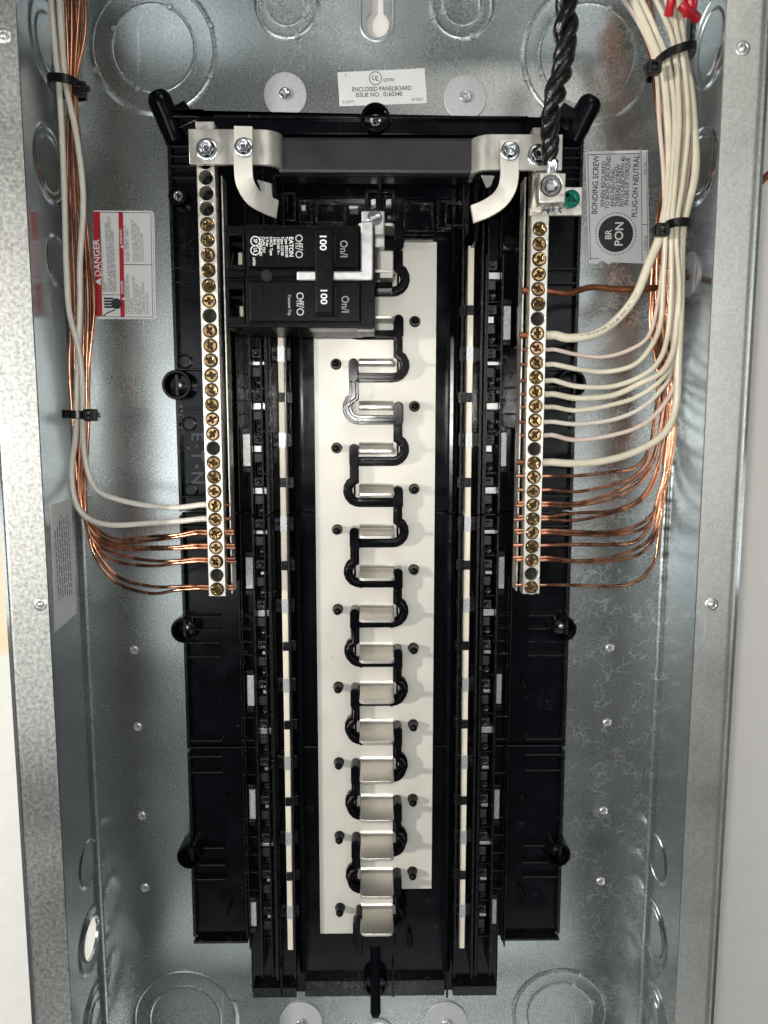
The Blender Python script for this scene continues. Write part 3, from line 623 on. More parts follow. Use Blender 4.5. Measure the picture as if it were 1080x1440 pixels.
# ------------------------------------------------------------------ breaker hook ladders
for s in (-1, 1):
    xa = P(352, 560, 40)[0] if s < 0 else P(704, 560, 40)[0]; xb = P(374, 560, 40)[0] if s < 0 else P(681, 560, 40)[0]
    xo, xi = (xa, xb)
    for ya_, yb_ in ((P(526, 358, 40)[1], J1 + .8), (J1 - .8, J2 + .8), (J2 - .8, P(526, 1372, 40)[1])):
        rib(xo - .6, xo + .6, ya_, yb_, 41, 'ladder_rail', 'black_rib', bevel=.3); rib(xi - .6, xi + .6, ya_, yb_, 41, 'ladder_rail', 'black_rib', bevel=.3)
        rib(min(xo, xi) + .7, max(xo, xi) - .7, yb_, ya_, 24, 'ladder_floor', 'black')
    ys = P(526, 511, 38)[1]
    for k in range(-2, 15):
        y = ys - k * PT
        if y < P(526, 1345, 38)[1] or (s < 0 and k < 0): continue
        l0, l1 = min(xo, xi) + .7, max(xo, xi) - .7
        if abs(y - J1) < 8 or abs(y - J2) < 8: l1 -= 0.6
        bl = rib(l0, l1 - 2, y + 3.2, y + 8.4, 37, 'ladder_block', 'grey_clip', bevel=.5)
        rib(l0, l1 - 2.6, y - 8.0, y - 2.4, 36, 'ladder_block', 'grey_clip', bevel=.5)
        w = 1.0 if k % 4 else .55
        if k < 5 or k % 3 == 0: rib(l0 + .2, l0 + (l1 - l0) * (1.0 if k % 3 != 2 else .6), y - 1.7 * w, y + 2.2 * w, 35.5, 'spring_clip', 'zinc', d0=24, bevel=.25)
        else: rib(l0 + 2.4, l1 - 1.5, y - 1.2, y + .8, 34, 'spring_clip', 'zinc', d0=24, bevel=.2)
        rib(l0 + 1.4, l0 + 2.2, y - 15, y - 8.3, 33, 'ladder_web', 'black_rib', bevel=.2)
        rib(l0 + 2.2, l1 - .1, y - 15.2, y - 14.2, 35, 'ladder_web', 'black_rib', bevel=.2)
        obj('ladder_stud', MB().lathe((l0 + l1) / 2, y - 11.4, [(2.6, 24), (2.6, 33), (2.1, 33.8), (1.2, 33.4), (0, 33.4)], 16), M['black_rib'], ch, smooth=True)
        obj('ladder_stud', MB().lathe((l0 + l1) / 2 - 1, y + 5.8, [(1.9, 36.8), (1.7, 37.8), (0.9, 37.4), (0, 37.4)], 14), M['black_rib'], ch, smooth=True)
ZOFF = 0.0
# steel support rails showing through slots beside the ladders
for s, lab, lst in ((-1, 'galvanised support rail glimpsed in the slots left of the left ladder', ((341, 610, 354, 656), (345, 784, 357, 828), (347, 950, 358, 993), (350, 1110, 360, 1152), (352, 1268, 361, 1303))),
                    (1, 'galvanised support rail glimpsed in the slots right of the right ladder', ((707, 430, 718, 478), (701, 608, 712, 656), (699, 783, 709, 828), (695, 948, 705, 990), (692, 1110, 702, 1152), (689, 1264, 698, 1300)))):
    x0 = P(lst[0][0], 640, 22)[0]
    t = thing('support_rail', (x0, P(526, 1300, 22)[1], 20), lab, 'rail')
    for u0, v0, u1, v1 in lst: obj('rail_face', MB().pbox(u0, v0, u1, v1, 14.5, 23), M['rail_steel'], t, bevel=.3)
    for u0, v0, u1, v1 in lst:
        a = P(u0, v0, 23); b = P(u1, v1, 23); rib(a[0] + (-.1), b[0] + .1, a[1] + .4, a[1] + 3.6, 24.5, 'slot_frame', 'black_rib'); rib(a[0], b[0], b[1] - 3.6, b[1] - .4, 24.5, 'slot_frame', 'black_rib')
    xs = sorted((P(lst[0][0], 640, 22)[0] - 1.6, P(lst[0][2], 640, 22)[0] + 1.6))
    for ya_, yb_ in ((P(526, 380, 22)[1], J1 + .7), (J1 - .7, J2 + .7), (J2 - .7, YW)): rib(xs[0] - .8, xs[0], ya_, yb_, 25, m='black_rib'); rib(xs[1], xs[1] + .8, ya_, yb_, 25, m='black_rib')

# ------------------------------------------------------------------ moulded pockets above the busbars
obj('header_block', MB().pbox(386, 262, 670, 322, DFL, 22), M['black'], ch, bevel=.6)
obj('header_step', MB().pbox(404, 250, 655, 280, DFL, 27), M['black'], ch, bevel=.6)
for u0, v0, u1, v1, d in ((392, 270, 416, 311, 30), (420, 280, 440, 314, 27), (444, 284, 488, 314, 29), (568, 284, 610, 326, 29), (614, 281, 654, 322, 27), (626, 284, 656, 318, 30)):
    x0, y1 = P(u0, v0, d); x1, y0 = P(u1, v1, d)
    obj('pocket_frame', plate('pocket_frame', [(x0, y0), (x1, y0), (x1, y1), (x0, y1)], [[(x0 + 1.3, y0 + 1.3), (x0 + 1.3, y1 - 1.3), (x1 - 1.3, y1 - 1.3), (x1 - 1.3, y0 + 1.3)]], 20, d, bevel=.25), M['black_rib'], ch)
for u, v in ((444, 296), (444, 303), (484, 300), (617, 291), (617, 302), (617, 313), (560, 296), (575, 286), (600, 320), (437, 290)):
    x, y = P(u, v, 28); obj('nib', MB().cyl(x, y, 1.2, 20, 29, 12), M['black_rib'], ch, smooth=True)
for v in (326, 331, 336): 
    x0, y = P(568, v, 24); x1, _ = P(610, v, 24); rib(x0, x1, y - .6, y + .6, 25, m='black_rib')
obj('clip_glint', MB().pbox(424, 288, 430, 296, 22, 26), M['zinc'], ch, bevel=.3); obj('clip_glint', MB().pbox(491, 289, 504, 293, 22, 28), M['zinc'], ch, bevel=.3)
for s, (ua, va), (ub, vb) in ((-1, (386, 240), (384, 326)), (1, (671, 240), (667, 330))):
    a = P(ua, va, 45); b = P(ub, vb, 45)
    obj('header_cheek', MB().box(a[0] - 1.2, a[0] + 1.2, b[1] - 4, a[1], DFL, 46), M['black'], ch, bevel=.5)
# scraped clear film standing by the right cheek
fa = [P(662, 258, 34), P(652, 284, 34), P(655, 330, 34), P(643, 352, 34), P(649, 342, 34), P(659, 326, 34), P(660, 285, 34)]
obj('film_strip', MB().prism(fa, 33.5, 34.2), M['black_rib'], ch)
fx = [P(390, 475, 20), P(380, 475, 20)]
# centre hold-down steel between pockets
obj('hold_post', MB().pbox(531, 252, 538, 296, DFL, 44), M['black'], ch, bevel=1.0)
obj('hold_box', plate('hold_box', [P(513, 312, 30), P(556, 312, 30), P(556, 267, 30), P(513, 267, 30)], [[P(518, 308, 30), P(518, 272, 30), P(551, 272, 30), P(551, 308, 30)]], 20, 31, bevel=.3), M['black_rib'], ch)
obj('hold_nut', MB().pbox(519, 273, 531, 291, 20, 24), M['zinc_bright'], ch, bevel=1.2); obj('hold_nut', MB().pbox(540, 273, 553, 291, 20, 24), M['zinc_bright'], ch, bevel=1.2)
obj('hold_nut', MB().pbox(543, 302, 552, 310, 20, 25), M['zinc_bright'], ch, bevel=.8)

# ------------------------------------------------------------------ top straps, cross bar
cross = thing('cross_bar', (0, P(528, 245, 50)[1], 45), 'wide dark grey sleeved bar crossing between the two bent neutral straps', 'bar')
a = P(391, 243, 58); b = P(668, 193, 58)
obj('sleeve', MB().prism([(a[0], a[1]), (b[0], a[1]), (b[0], b[1]), (a[0], b[1])], 48, 58), M['charcoal'], cross, bevel=1.8)
a = P(384, 250, 52); b = P(674, 243, 52); obj('sleeve_lip', MB().box(a[0], b[0], a[1] + .4, b[1], 40, 53), M['black_matte'], cross, bevel=.6)
def bent_plate(u0, v0, u1, v1, s, name, p):
    """flat plate whose inner end rolls back under the sleeve"""
    d = 64; a = P(u0, v1, d); b = P(u1, v0, d); x0, x1 = a[0], b[0]
    prof = []; R1 = 9
    if s < 0: prof = [(x0, d), (x1 - R1, d)] + [(x1 - R1 + R1 * math.sin(math.radians(t)), d - R1 + R1 * math.cos(math.radians(t))) for t in (15, 30, 45, 60, 75, 90)] + [(x1, 44)]
    else: prof = [(x1, d), (x0 + R1, d)] + [(x0 + R1 - R1 * math.sin(math.radians(t)), d - R1 + R1 * math.cos(math.radians(t))) for t in (15, 30, 45, 60, 75, 90)] + [(x0, 44)]
    out = ribbon(prof, 2.6); mb = MB()
    A = [mb.v(x, a[1], dd) for x, dd in out]; B = [mb.v(x, b[1], dd) for x, dd in out]; n = len(out)
    for i in range(n): mb.bm.faces.new((A[i], A[(i + 1) % n], B[(i + 1) % n], B[i]))
    mb.bm.faces.new(A); mb.bm.faces.new(B)
    return obj(name, mb, M['strap'], p, smooth=True, bevel=.35)
hexs = phillips(4.6, 2.4, w=.6, arm=.45); hexs[0].name = 'screw_head'
def scr(parent, u, v, d, rpx, collar=True):
    x, y = P(u, v, d + 4); r = L(u, v, d + 4, rpx)
    s_ = obj('screw', MB().lathe(x, y, [(0, d), (r, d), (r, d + .9), (r - .6, d + 1.3), (r * .72, d + 1.3), (r * .70, d + 1.5)], 32), M['zinc_bright'], parent, smooth=True)
    hx = MB().lathe(x, y, [(r * .68, d + 1.2), (r * .68, d + 3.6), (r * .58, d + 4.3)], 6)
    hx.lathe(x, y, [(r * .585, d + 4.3), (r * .42, d + 4.1), (r * .30, d + 3.0), (0, d + 2.9)], 24)
    obj('hex_head', hx, M['zinc_bright'], s_, bevel=.2)
    return s_
tl = thing('strap_bracket', (P(320, 205, 64)[0], P(320, 232, 64)[1], 64), 'flat grey bracket with two bolts joining the left terminal bar to the cross bar', 'bracket', 'strap brackets at the chassis top')
bent_plate(267, 183, 392, 232, -1, 'bracket_plate', tl)
scr(tl, 289, 207, 65.3, 15.5); scr(tl, 341, 204, 68.6, 13.5)
tr = thing('strap_bracket', (P(730, 205, 64)[0], P(730, 232, 64)[1], 64), 'scuffed bracket with two bolts at the right terminal bar, partly behind the black cable', 'bracket', 'strap brackets at the chassis top')
bent_plate(667, 190, 791, 240, 1, 'bracket_plate', tr)
scr(tr, 719, 209, 68.6, 13.5); scr(tr, 759, 215, 65.3, 15)
def jstrap(pts, label, wpx=26):
    c = [P(u, v, d) + (d,) for u, v, d in pts]; sp = spline(c, 10); w = L(340, 220, 66, wpx)
    out2 = ribbon([(p[0], p[1]) for p in sp], w); n = len(sp); mb = MB()
    for dz in (0, 1):
        pass
    F_, B_ = [], []
    for i in range(n):
        for j, arr in ((i, 'l'), (2 * n - 1 - i, 'r')): pass
    Lf = out2[:n]; Rt = out2[n:][::-1]; rows = []
    for i in range(n):
        d = sp[i][2]; rows.append([mb.v(Lf[i][0], Lf[i][1], d), mb.v(Rt[i][0], Rt[i][1], d), mb.v(Rt[i][0], Rt[i][1], d - 2.4), mb.v(Lf[i][0], Lf[i][1], d - 2.4)])
    for a, b in zip(rows, rows[1:]):
        for k in range(4): mb.bm.faces.new((a[k], a[(k + 1) % 4], b[(k + 1) % 4], b[k]))
    mb.bm.faces.new(rows[0]); mb.bm.faces.new(rows[-1])
    return obj('curved_strap', mb, M['tin'], None, bevel=.35, label=label, cat='strap', group='curved straps into the chassis')
jstrap([(342, 177, 68), (342, 205, 68), (342, 238, 67.5), (345, 258, 66), (356, 276, 62), (374, 287, 56), (390, 294, 50)], 'smooth cream curved strap bolted to the left bracket and diving right into the chassis')
jstrap([(717, 196, 68), (717, 215, 68), (717, 245, 67.5), (713, 265, 66), (702, 281, 62), (684, 293, 56), (664, 301, 50)], 'scuffed cream curved strap bolted to the right bracket and diving left into the chassis')
for u in ((361, 252, 382, 258, 383, 277, 372, 283), (676, 246, 696, 247, 690, 262, 684, 264)):
    pts = [P(u[i], u[i + 1], 40) for i in (0, 2, 4, 6)]; obj('inner_tab', MB().prism(pts, 38, 40), M['rail_steel'], tl if u[0] < 500 else tr, bevel=.3)

# ------------------------------------------------------------------ terminal bars
head = plate('screw', circle(0, 0, 3.35, 26), [[(2.6, .5), (.55, .5), (.55, 1.7), (-.55, 1.7), (-.55, .5), (-2.6, .5), (-2.6, -.5), (-.55, -.5), (-.55, -1.7), (.55, -1.7), (.55, -.5), (2.6, -.5)]], 0, 2.3, bevel=.4); head.materials.append(M['brass']); heads = [head, head.copy(), head.copy()]; heads[1].materials[0] = M['brass_b']; heads[2].materials[0] = M['brass_c']
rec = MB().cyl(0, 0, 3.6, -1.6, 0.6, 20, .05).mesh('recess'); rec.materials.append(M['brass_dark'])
def ordinal(n): return ['', 'lowest', 'second lowest', 'third lowest', 'fourth lowest', 'fifth lowest', 'sixth lowest', 'seventh lowest', 'eighth lowest'][n]
DBAR = 60.0
hs = [None, None]
barpos = {}
for side, (v0, v1, uc0, uc1, vt, vb) in (('left', (316, 828, 289, 307.5, 172, 838)), ('right', (321, 827, 762, 744.5, 178, 836))):
    x = (P(uc0, v0, DBAR)[0] + P(uc1, v1, DBAR)[0]) / 2; ya, yb = P(526, v0, DBAR)[1], P(526, v1, DBAR)[1]
    pit = (ya - yb) / 25; ys = [ya - pit * i for i in range(25 + 1)]; ex = [ya + pit * i for i in range(1, 5)] if side == 'left' else []
    barpos[side] = (x, ys)
    yt = P(526, vt, DBAR)[1]; ybm = P(526, vb, DBAR)[1]; w = 4.9
    t = thing('terminal_bar', (x, ybm, 50), 'long pale metal terminal bar of brass screws standing on the %s side of the chassis' % side, 'terminal bar', 'terminal bars either side of the busbars')
    holes = [circle(x, y, 3.75, 22)[::-1] for y in ys + ex]
    obj('bar_body', plate('bar_body', [(x - w, ybm), (x + w, ybm), (x + w, yt), (x - w, yt)], holes, 50, DBAR, bevel=.3), M['nickel'], t)
    obj('bar_back', MB().box(x - w + .4, x + w - .4, ybm + .5, yt - .5, 46.5, 49.9), M['dark'] if False else M['black_matte'], t)
    # moulded carrier under the bar
    obj('bar_carrier', MB().box(x - 3.6, x + 6.2 if side == 'left' else x + 3.6, ybm + 2, yt - 6, 13.6, 46.4) if side == 'left' else MB().box(x - 6.2, x + 3.6, ybm + 2, yt - 6, 13.6, 46.4), M['black'], ch, bevel=.5)
    sx = x + 6.9 if side == 'left' else x - 6.9
    obj('carrier_edge', MB().box(sx - .35, sx + .35, ybm, P(526, 250, 50)[1], 40, 52), M['nickel'], t)
    for i, y in enumerate(ys):
        if i in (6, 15, 24): obj('hole_shade', MB().cyl(x, y, 3.7, 50, DBAR - 3.5, 20, .05), M['dark'], t); continue  # dark plug, painted shade down an unused screw hole
        at = (x + random.uniform(-.15, .15), y, DBAR - 1.2 + random.uniform(-1.3, .9)); rt = random.uniform(-.9, .9)
        if hs[0] is None:
            hs[0] = obj('screw', head, M['brass'], t, at=at); hs[1] = obj('recess', rec, M['brass_dark'], t, at=at)
            hs[1].parent = hs[0]; hs[1].location = (0, 0, 0)
        else:
            c = copy_part(hs[0], t, at, rt); c.data = heads[random.choice((0, 0, 1, 2))]; c.rotation_euler = (random.uniform(-.09, .09), rt * 1.7, random.uniform(-.09, .09)); r2 = hs[1].copy(); COL.objects.link(r2); r2.parent = c; r2.location = (0, 0, 0)
# lug and green bonding screw at the head of the right bar
lug = thing('cable_lug', (P(777, 300, 62)[0], P(777, 300, 62)[1], 56), 'square metal lug with hex socket screw clamping the black cable on the right terminal bar', 'lug')
a = P(758, 285, 76); b = P(796, 243, 76)
obj('lug_body', plate('lug_body', [(a[0], a[1]), (b[0], a[1]), (b[0], b[1]), (a[0], b[1])], [circle(*P(775, 261, 76), 5.4)[::-1]], 61, 76, bevel=.5), M['nickel'], lug)
cx, cy = P(775, 261, 76)
mb = MB(); mb.lathe(cx, cy, [(5.0, 66), (5.0, 76.2), (4.5, 76.8), (3.4, 76.8), (3.0, 76.2)], 28); obj('set_screw', mb, M['zinc_bright'], lug, smooth=True)
obj('hex_socket', MB().lathe(cx, cy, [(3.0, 76.3), (2.4, 76.0), (2.2, 72.5), (0, 72.5)], 6), M['zinc'], lug)
bl = thing('bonding_strap', (P(802, 303, 60)[0], P(802, 303, 60)[1], 60), 'small grey bonding strap with a green screw beside the cable lug', 'bonding strap')
a = P(742, 303, 62); b = P(819, 263, 62)
obj('strap_plate', MB().prism([P(745, 303, 62), P(819, 303, 62), P(819, 263, 62), P(784, 263, 62), P(784, 280, 62), P(745, 292, 62)], 59.8, 62), M['nickel'], bl, bevel=.4)
gm = plate('green_screw', circle(0, 0, 4.7, 28), [[(2.9, .5), (.6, .5), (.6, 1.7), (-.6, 1.7), (-.6, .5), (-2.9, .5), (-2.9, -.5), (-.6, -.5), (-.6, -1.7), (.6, -1.7), (.6, -.5), (2.9, -.5)]], 0, 3, bevel=.8); gm.materials.append(M['green'])
gp = P(804, 279, 65) + (62.2,)
g = obj('green_screw', gm, M['green'], bl, at=gp); g.rotation_euler = (0, .5, 0)
obj('screw_recess', MB().cyl(gp[0], gp[1], 4, 62.1, 63.6, 20, .05), M['green_dark'], bl)
# frayed strand ends under the lug
mb = MB()
for i in range(26):
    u = 764 + random.random() * 22; v = 287 + random.random() * 11; x, y = P(u, v, 66); mb.tube([(x, y + 6, 64), (x, y, 66), (x + random.uniform(-1, 1), y - 1.5, 67 + random.random() * 2)], .65, 6)
obj('strand_end', mb, M['zinc_bright'], lug, smooth=True, kind='stuff')
obj('lug_saddle', MB().prism([P(746, 300, 62), P(746, 290, 62), P(753, 244, 62), P(762, 244, 62), P(762, 302, 62)], 56, 63.5), M['nickel'], lug, bevel=.8)

# ------------------------------------------------------------------ circuit breaker
DK = 84.0
brk = thing('circuit_breaker', (P(420, 462, DK)[0], P(420, 462, DK)[1], 50), 'black two pole breaker marked 100 with handles tied, plugged across the upper busbars', 'circuit breaker')
def PB(u0, v0, u1, v1, d0, d1, name, m, p=None, bevel=.4): return obj(name, MB().pbox(u0, v0, u1, v1, d0, d1), M[m], p or brk, bevel=bevel)
# bodies of the two poles
PB(345, 316, 506, 388.7, 30, DK - 3, 'pole_body', 'black_matte'); PB(345, 390.3, 508, 460, 30, DK - 3, 'pole_body', 'black_matte')
PB(506.6, 396, 527, 460, 36, DK - 3, 'nose_block', 'black_matte'); PB(506.6, 318, 527, 394.6, 36, DK - 6, 'nose_block', 'black_matte')
for v0, v1 in ((317, 388), (392, 461)):
    x0, y1 = P(317, v0, DK - 8); x1, y0 = P(345, v1, DK - 8)
    h0, h1 = P(322, v0 + 14, DK - 8), P(342, v1 - 16, DK - 8)
    obj('terminal_shroud', plate('terminal_shroud', [(x0, y0), (x1, y0), (x1, y1), (x0, y1)], [[(h0[0], h1[1]), (h0[0], h0[1]), (h1[0], h0[1]), (h1[0], h1[1])]], 40, DK - 8, bevel=.4), M['black_matte'], brk)
    obj('shroud_floor', MB().box(x0 + .5, x1, y0 + .5, y1 - .5, 38, 50), M['black_matte'], brk)
    q_ = (334, 354, 341, 373) if v0 < 350 else (336, 430, 343, 446)
    obj('terminal_clamp', MB().pbox(*q_, 50, 62), M['cream'], brk, bevel=.9)
    obj('shroud_web', MB().pbox(321, q_[1] - 14, 345, q_[1] - 9, 50, DK - 14), M['black_matte'], brk, bevel=.4)
# raised faces
f1 = PB(347.5, 320.5, 505.5, 376.5, DK - 3, DK, 'face_plate', 'black_matte', bevel=.7); f2 = PB(349.5, 395.5, 507, 453, DK - 3, DK, 'face_plate', 'black_matte', bevel=.7)
for u0, v0, u1, v1, pp in ((438, 326, 476, 372, f1), (440, 400, 478, 446, f2)):
    x0, y1 = P(u0, v0, DK + .5); x1, y0 = P(u1, v1, DK + .5)
    obj('handle_slot', plate('handle_slot', rrect(x0, x1, y0, y1, 1.2), [rrect(x0 + 1.4, x1 - 1.4, y0 + 1, y1 - 1, .8)[::-1]], DK + .02, DK + .7, bevel=.2), M['black_matte'], pp)
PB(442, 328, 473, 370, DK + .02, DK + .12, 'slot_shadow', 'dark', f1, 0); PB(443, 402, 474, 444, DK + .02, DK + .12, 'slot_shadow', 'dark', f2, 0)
# the handle tie
a = P(443.5, 441, 96); b = P(468, 321, 96)
obj('handle_tie', MB().prism(rrect(a[0], b[0], a[1], b[1], 1.2), DK + .8, 96), M['black_matte'], brk, bevel=.9)
a = P(443.5, 398, 96); obj('tie_band', MB().box(a[0] - .3, b[0] + .3, P(0, 401, 96)[1], P(0, 398.5, 96)[1], DK + 1, 96.4), M['black_matte'], brk, bevel=.2)
for v0, v1 in ((377.5, 380), (392, 395)): PB(318, v0, 500, v1, DK - 4, DK - 1.5, 'moulded_rib', 'black_matte', bevel=.3)
PB(318, 388, 417, 390.5, DK - 6, DK - 2, 'moulded_rib', 'black_matte', bevel=.3)
PB(318, 455, 527, 461, DK - 6, DK - 2.6, 'moulded_rib', 'black_matte', bevel=.4)
obj('rivet', MB().lathe(*P(375, 387.5, DK - 1), [(0, DK - 6), (3.0, DK - 6), (3.0, DK - 1.2), (2.4, DK - .8), (0, DK - .8)], 24), M['dark'], brk, smooth=True)
# pale side label and foot window seen below the lower pole
yb = P(420, 460, DK - 3)[1]
x0 = P(436, 465, DK - 12)[0]; x1 = P(508, 465, DK - 12)[0]
lb = obj('side_label', MB().box(x0, P(526, 465, DK - 12)[0], yb - .25, yb - .02, 62, DK - 4), M['paper'], brk)
tx = []
mbt = MB().box(x0 + 4, x0 + 18, yb - .3, yb - .26, DK - 9, DK - 8); obj('printed_line', mbt, M['ink_grey'], lb)
obj('foot_clip', MB().box(P(503, 465, DK - 12)[0], P(524, 465, DK - 12)[0], yb - .8, yb - .3, 70, 78), M['black'], brk, bevel=.15)
# lettering, reading downwards
def bt(lines): return [(s_, *P(u, v, DK), sz, -90, xs, al) for s_, u, v, sz, xs, al in lines]
obj('printed_text', text_mesh(bt([('On/I', 483, 350, 5.4, .88, 'CENTER'), ('Off/O', 420, 346.5, 5.4, .92, 'CENTER')]), DK + .05, .06, .012), M['grey_print'], f1)
obj('printed_text', text_mesh(bt([('On/I', 485, 428, 5.4, .88, 'CENTER'), ('Off/O', 421.5, 427.5, 5.4, .92, 'CENTER')]), DK + .05, .06, .012), M['grey_print'], f2)
obj('printed_text', text_mesh(bt([('Common Trip', 407, 429, 2.2, .8, 'CENTER')]), DK + .05, .06, .01), M['grey_print'], f2)
obj('printed_text', text_mesh(bt([('EATON', 409, 333, 3.1, .95, 'LEFT'), ('Type BR2100', 402.5, 333, 1.95, .95, 'LEFT'), ('Type C2100', 396.5, 333, 1.95, .95, 'LEFT'), ('120/240 V~', 391, 333, 1.95, .95, 'LEFT'), ('10kA', 386, 333, 1.95, .95, 'LEFT'), ('HACR Type', 381, 333, 1.95, .95, 'LEFT'),
    ('2 Pole', 375.5, 333, 1.95, .95, 'LEFT'), ('Cu/Al 75C', 370.5, 333, 1.95, .95, 'LEFT'), ('LA230846-001', 366, 333, 1.9, .85, 'LEFT'), ('LISTED', 357, 362, 1.6, .85, 'LEFT')]), DK + .05, .06, .02), M['white_print'], f1)
for v in (339, 352):
    x, y = P(359, v, DK); obj('printed_ring', plate('printed_ring', circle(x, y, 2.5), [circle(x, y, 2.0)[::-1]], DK + .02, DK + .08), M['white_print'], f1)
obj('printed_text', text_mesh([('UL', *P(359, 352, DK), 2.6, -90, .8, 'CENTER'), ('SP', *P(359, 339, DK), 2.6, -90, .8, 'CENTER')], DK + .05, .06, .02), M['white_print'], f1)
tie_t = bt([]); obj('printed_text', text_mesh([('100', *P(454, 340.5, 96), 4.7, -90, 1.15, 'CENTER'), ('100', *P(455, 416.5, 96), 4.7, -90, 1.15, 'CENTER')], 96.05, .06, .018), M['white_print'], brk)
# silver hold-down bracket
hb = thing('hold_down_bracket', (P(515, 395, DK)[0], P(515, 395, DK)[1], DK), 'silver L shaped steel hold down bracket wrapped round the upper breaker pole', 'bracket')
pts = [(417, 381), (507, 381), (507, 313), (509, 310.5), (523, 310.5), (525, 313), (525, 392), (522, 394.5), (417, 394.5)]
obj('bracket_arm', MB().prism([P(u, v, DK) for u, v in pts][::-1], DK - 2.4, DK), M['zinc'], hb, bevel=.8)
PB(508, 296, 541, 330, 60, 66, 'bracket_foot', 'zinc', hb, .8); PB(509, 312, 522, 322, 66, DK - 2.4, 'bracket_neck', 'zinc', hb, .6)
PB(525.5, 314, 541, 348, 50, 58, 'bracket_leg', 'zinc', hb, .6)
sx_, sy_ = P(527, 306, 68)
o1 = obj('slot_screw', phillips(4.0, 1.8, 'slot_screw', 1, .45, 1.0)[0], M['zinc_bright'], hb, at=(sx_, sy_, 66.3)); o1.rotation_euler = (0, -.35, 0)
obj('screw_recess', MB().cyl(sx_, sy_, 3.6, 66, 67.2, 20, .05), M['zinc'], hb)
# black jaw and pale contact to the right of the breaker
obj('contact_block', MB().pbox(534, 352, 553, 391, 30, 44), M['tin'], busR, bevel=.6)
obj('jaw_cover', MB().pbox(535, 336, 556, 350, 30, 46), M['black'], bar, bevel=1.0)
obj('jaw_cover', MB().pbox(529, 396, 552, 405, 30, 44), M['black'], bar, bevel=1.0)

# ------------------------------------------------------------------ stickers
def sticker(name, quad, d, m, label, cat, rpx=0):
    pts = [P(u, v, d) for u, v in quad]
    return obj(name, MB().prism(pts, d - .15, d), M[m], None, label=label, cat=cat)
ul = sticker('sticker', [(474.5, 101.5), (597, 96), (600.5, 145), (477.5, 149.5)], .25, 'paper', 'white certification sticker reading enclosed panelboard, stuck above the chassis', 'sticker')
d = .32; rot = 1.8
obj('printed_text', text_mesh([('ENCLOSED PANELBOARD', *P(537, 125, d), 3.55, rot, .88, 'CENTER'), ('ISSUE NO.  0160340', *P(533, 133, d), 3.5, rot, .95, 'CENTER'), ('LISTED', *P(547, 112.5, d), 2.5, rot, .9, 'CENTER'), ('UL', *P(528, 110, d), 4.2, rot - 12, .85, 'CENTER'), ('L', *P(486.5, 105, d), 2.2, 0, 1, 'CENTER')], d, .02, .012), M['ink'], ul)
obj('printed_text', text_mesh([('E-52977', *P(490, 143.5, d), 2.2, rot, 1, 'CENTER'), ('39-9321', *P(587, 140, d), 2.2, rot, 1, 'CENTER')], d, .02, .008), M['ink_grey'], ul)
x, y = P(528, 110, d); obj('printed_ring', plate('printed_ring', circle(x, y, 3.9), [circle(x, y, 3.45)[::-1]], d - .02, d + .02), M['ink'], ul)
# right, bonding screw sticker
bs = sticker('sticker', [(823, 213), (911, 211), (913, 371), (862, 369), (855, 372), (846, 366), (840, 371), (828, 370)], .25, 'silver_paper', 'silver sticker reading bonding screw with round black badge and torn bottom edge', 'sticker')
obj('printed_text', text_mesh([('BONDING SCREW', *P(837.5, 260, d), 5.0, 90, .84, 'CENTER'), ('WHEN REQUIRED', *P(848.5, 259, d), 3.75, 90, .9, 'CENTER'), ('TO BOND GROUND', *P(855, 257, d), 3.75, 90, .9, 'CENTER'), ('AND NEUTRAL,', *P(862, 263, d), 3.75, 90, .9, 'CENTER'), ('THREAD SCREW', *P(869, 261, d), 3.75, 90, .9, 'CENTER'),
    ('INTO CASE WITH 40', *P(875.5, 255.5, d), 3.75, 90, .86, 'CENTER'), ('IN-LBS OF TORQUE', *P(882, 255.5, d), 3.75, 90, .86, 'CENTER'), ('PLUG-ON NEUTRAL', *P(894, 262, d), 4.9, 90, .84, 'CENTER')], d, .02, .014), M['ink'], bs)
obj('printed_text', text_mesh([('Rev. 01', *P(907, 237, d), 2.4, 90, 1, 'CENTER'), ('9144D78', *P(908, 342, d), 2.4, 90, 1, 'CENTER')], d, .02, .006), M['ink_grey'], bs)
mb = MB()
for q in (((826, 217), (901, 215.5), (901, 216.4), (826, 217.9)), ((826, 217), (826.8, 217), (831, 366), (830.2, 366)), ((901, 212), (901.8, 212), (903.6, 368), (902.8, 368)), ((909, 212), (909.7, 212), (911.4, 368), (910.7, 368)), ((902, 315), (911, 315), (911, 316), (902, 316)), ((828, 363), (842, 363), (842, 363.8), (828, 363.8))):
    mb.prism([P(u, v, d) for u, v in q], d - .04, d + .01)
obj('printed_border', mb, M['ink'], bs)
bx, by = P(866, 329, d); r1 = L(866, 329, d, 24.5)
obj('badge_disc', MB().prism(circle(bx, by, r1, 40), d - .03, d + .02), M['ink'], bs)
mb = MB()
for i in range(44): t_ = 2 * math.pi * i / 44; mb.prism(circle(bx + (r1 + 1.7) * math.cos(t_), by + (r1 + 1.7) * math.sin(t_), .42, 8), d - .03, d + .02)
obj('badge_dots', mb, M['ink'], bs, kind='stuff')
obj('badge_text', text_mesh([('BR', *P(856, 330, d), 5.6, 90, .9, 'CENTER'), ('PON', *P(871, 329, d), 7.4, 90, .95, 'CENTER')], d + .05, .02, .02), M['white_print'], bs)
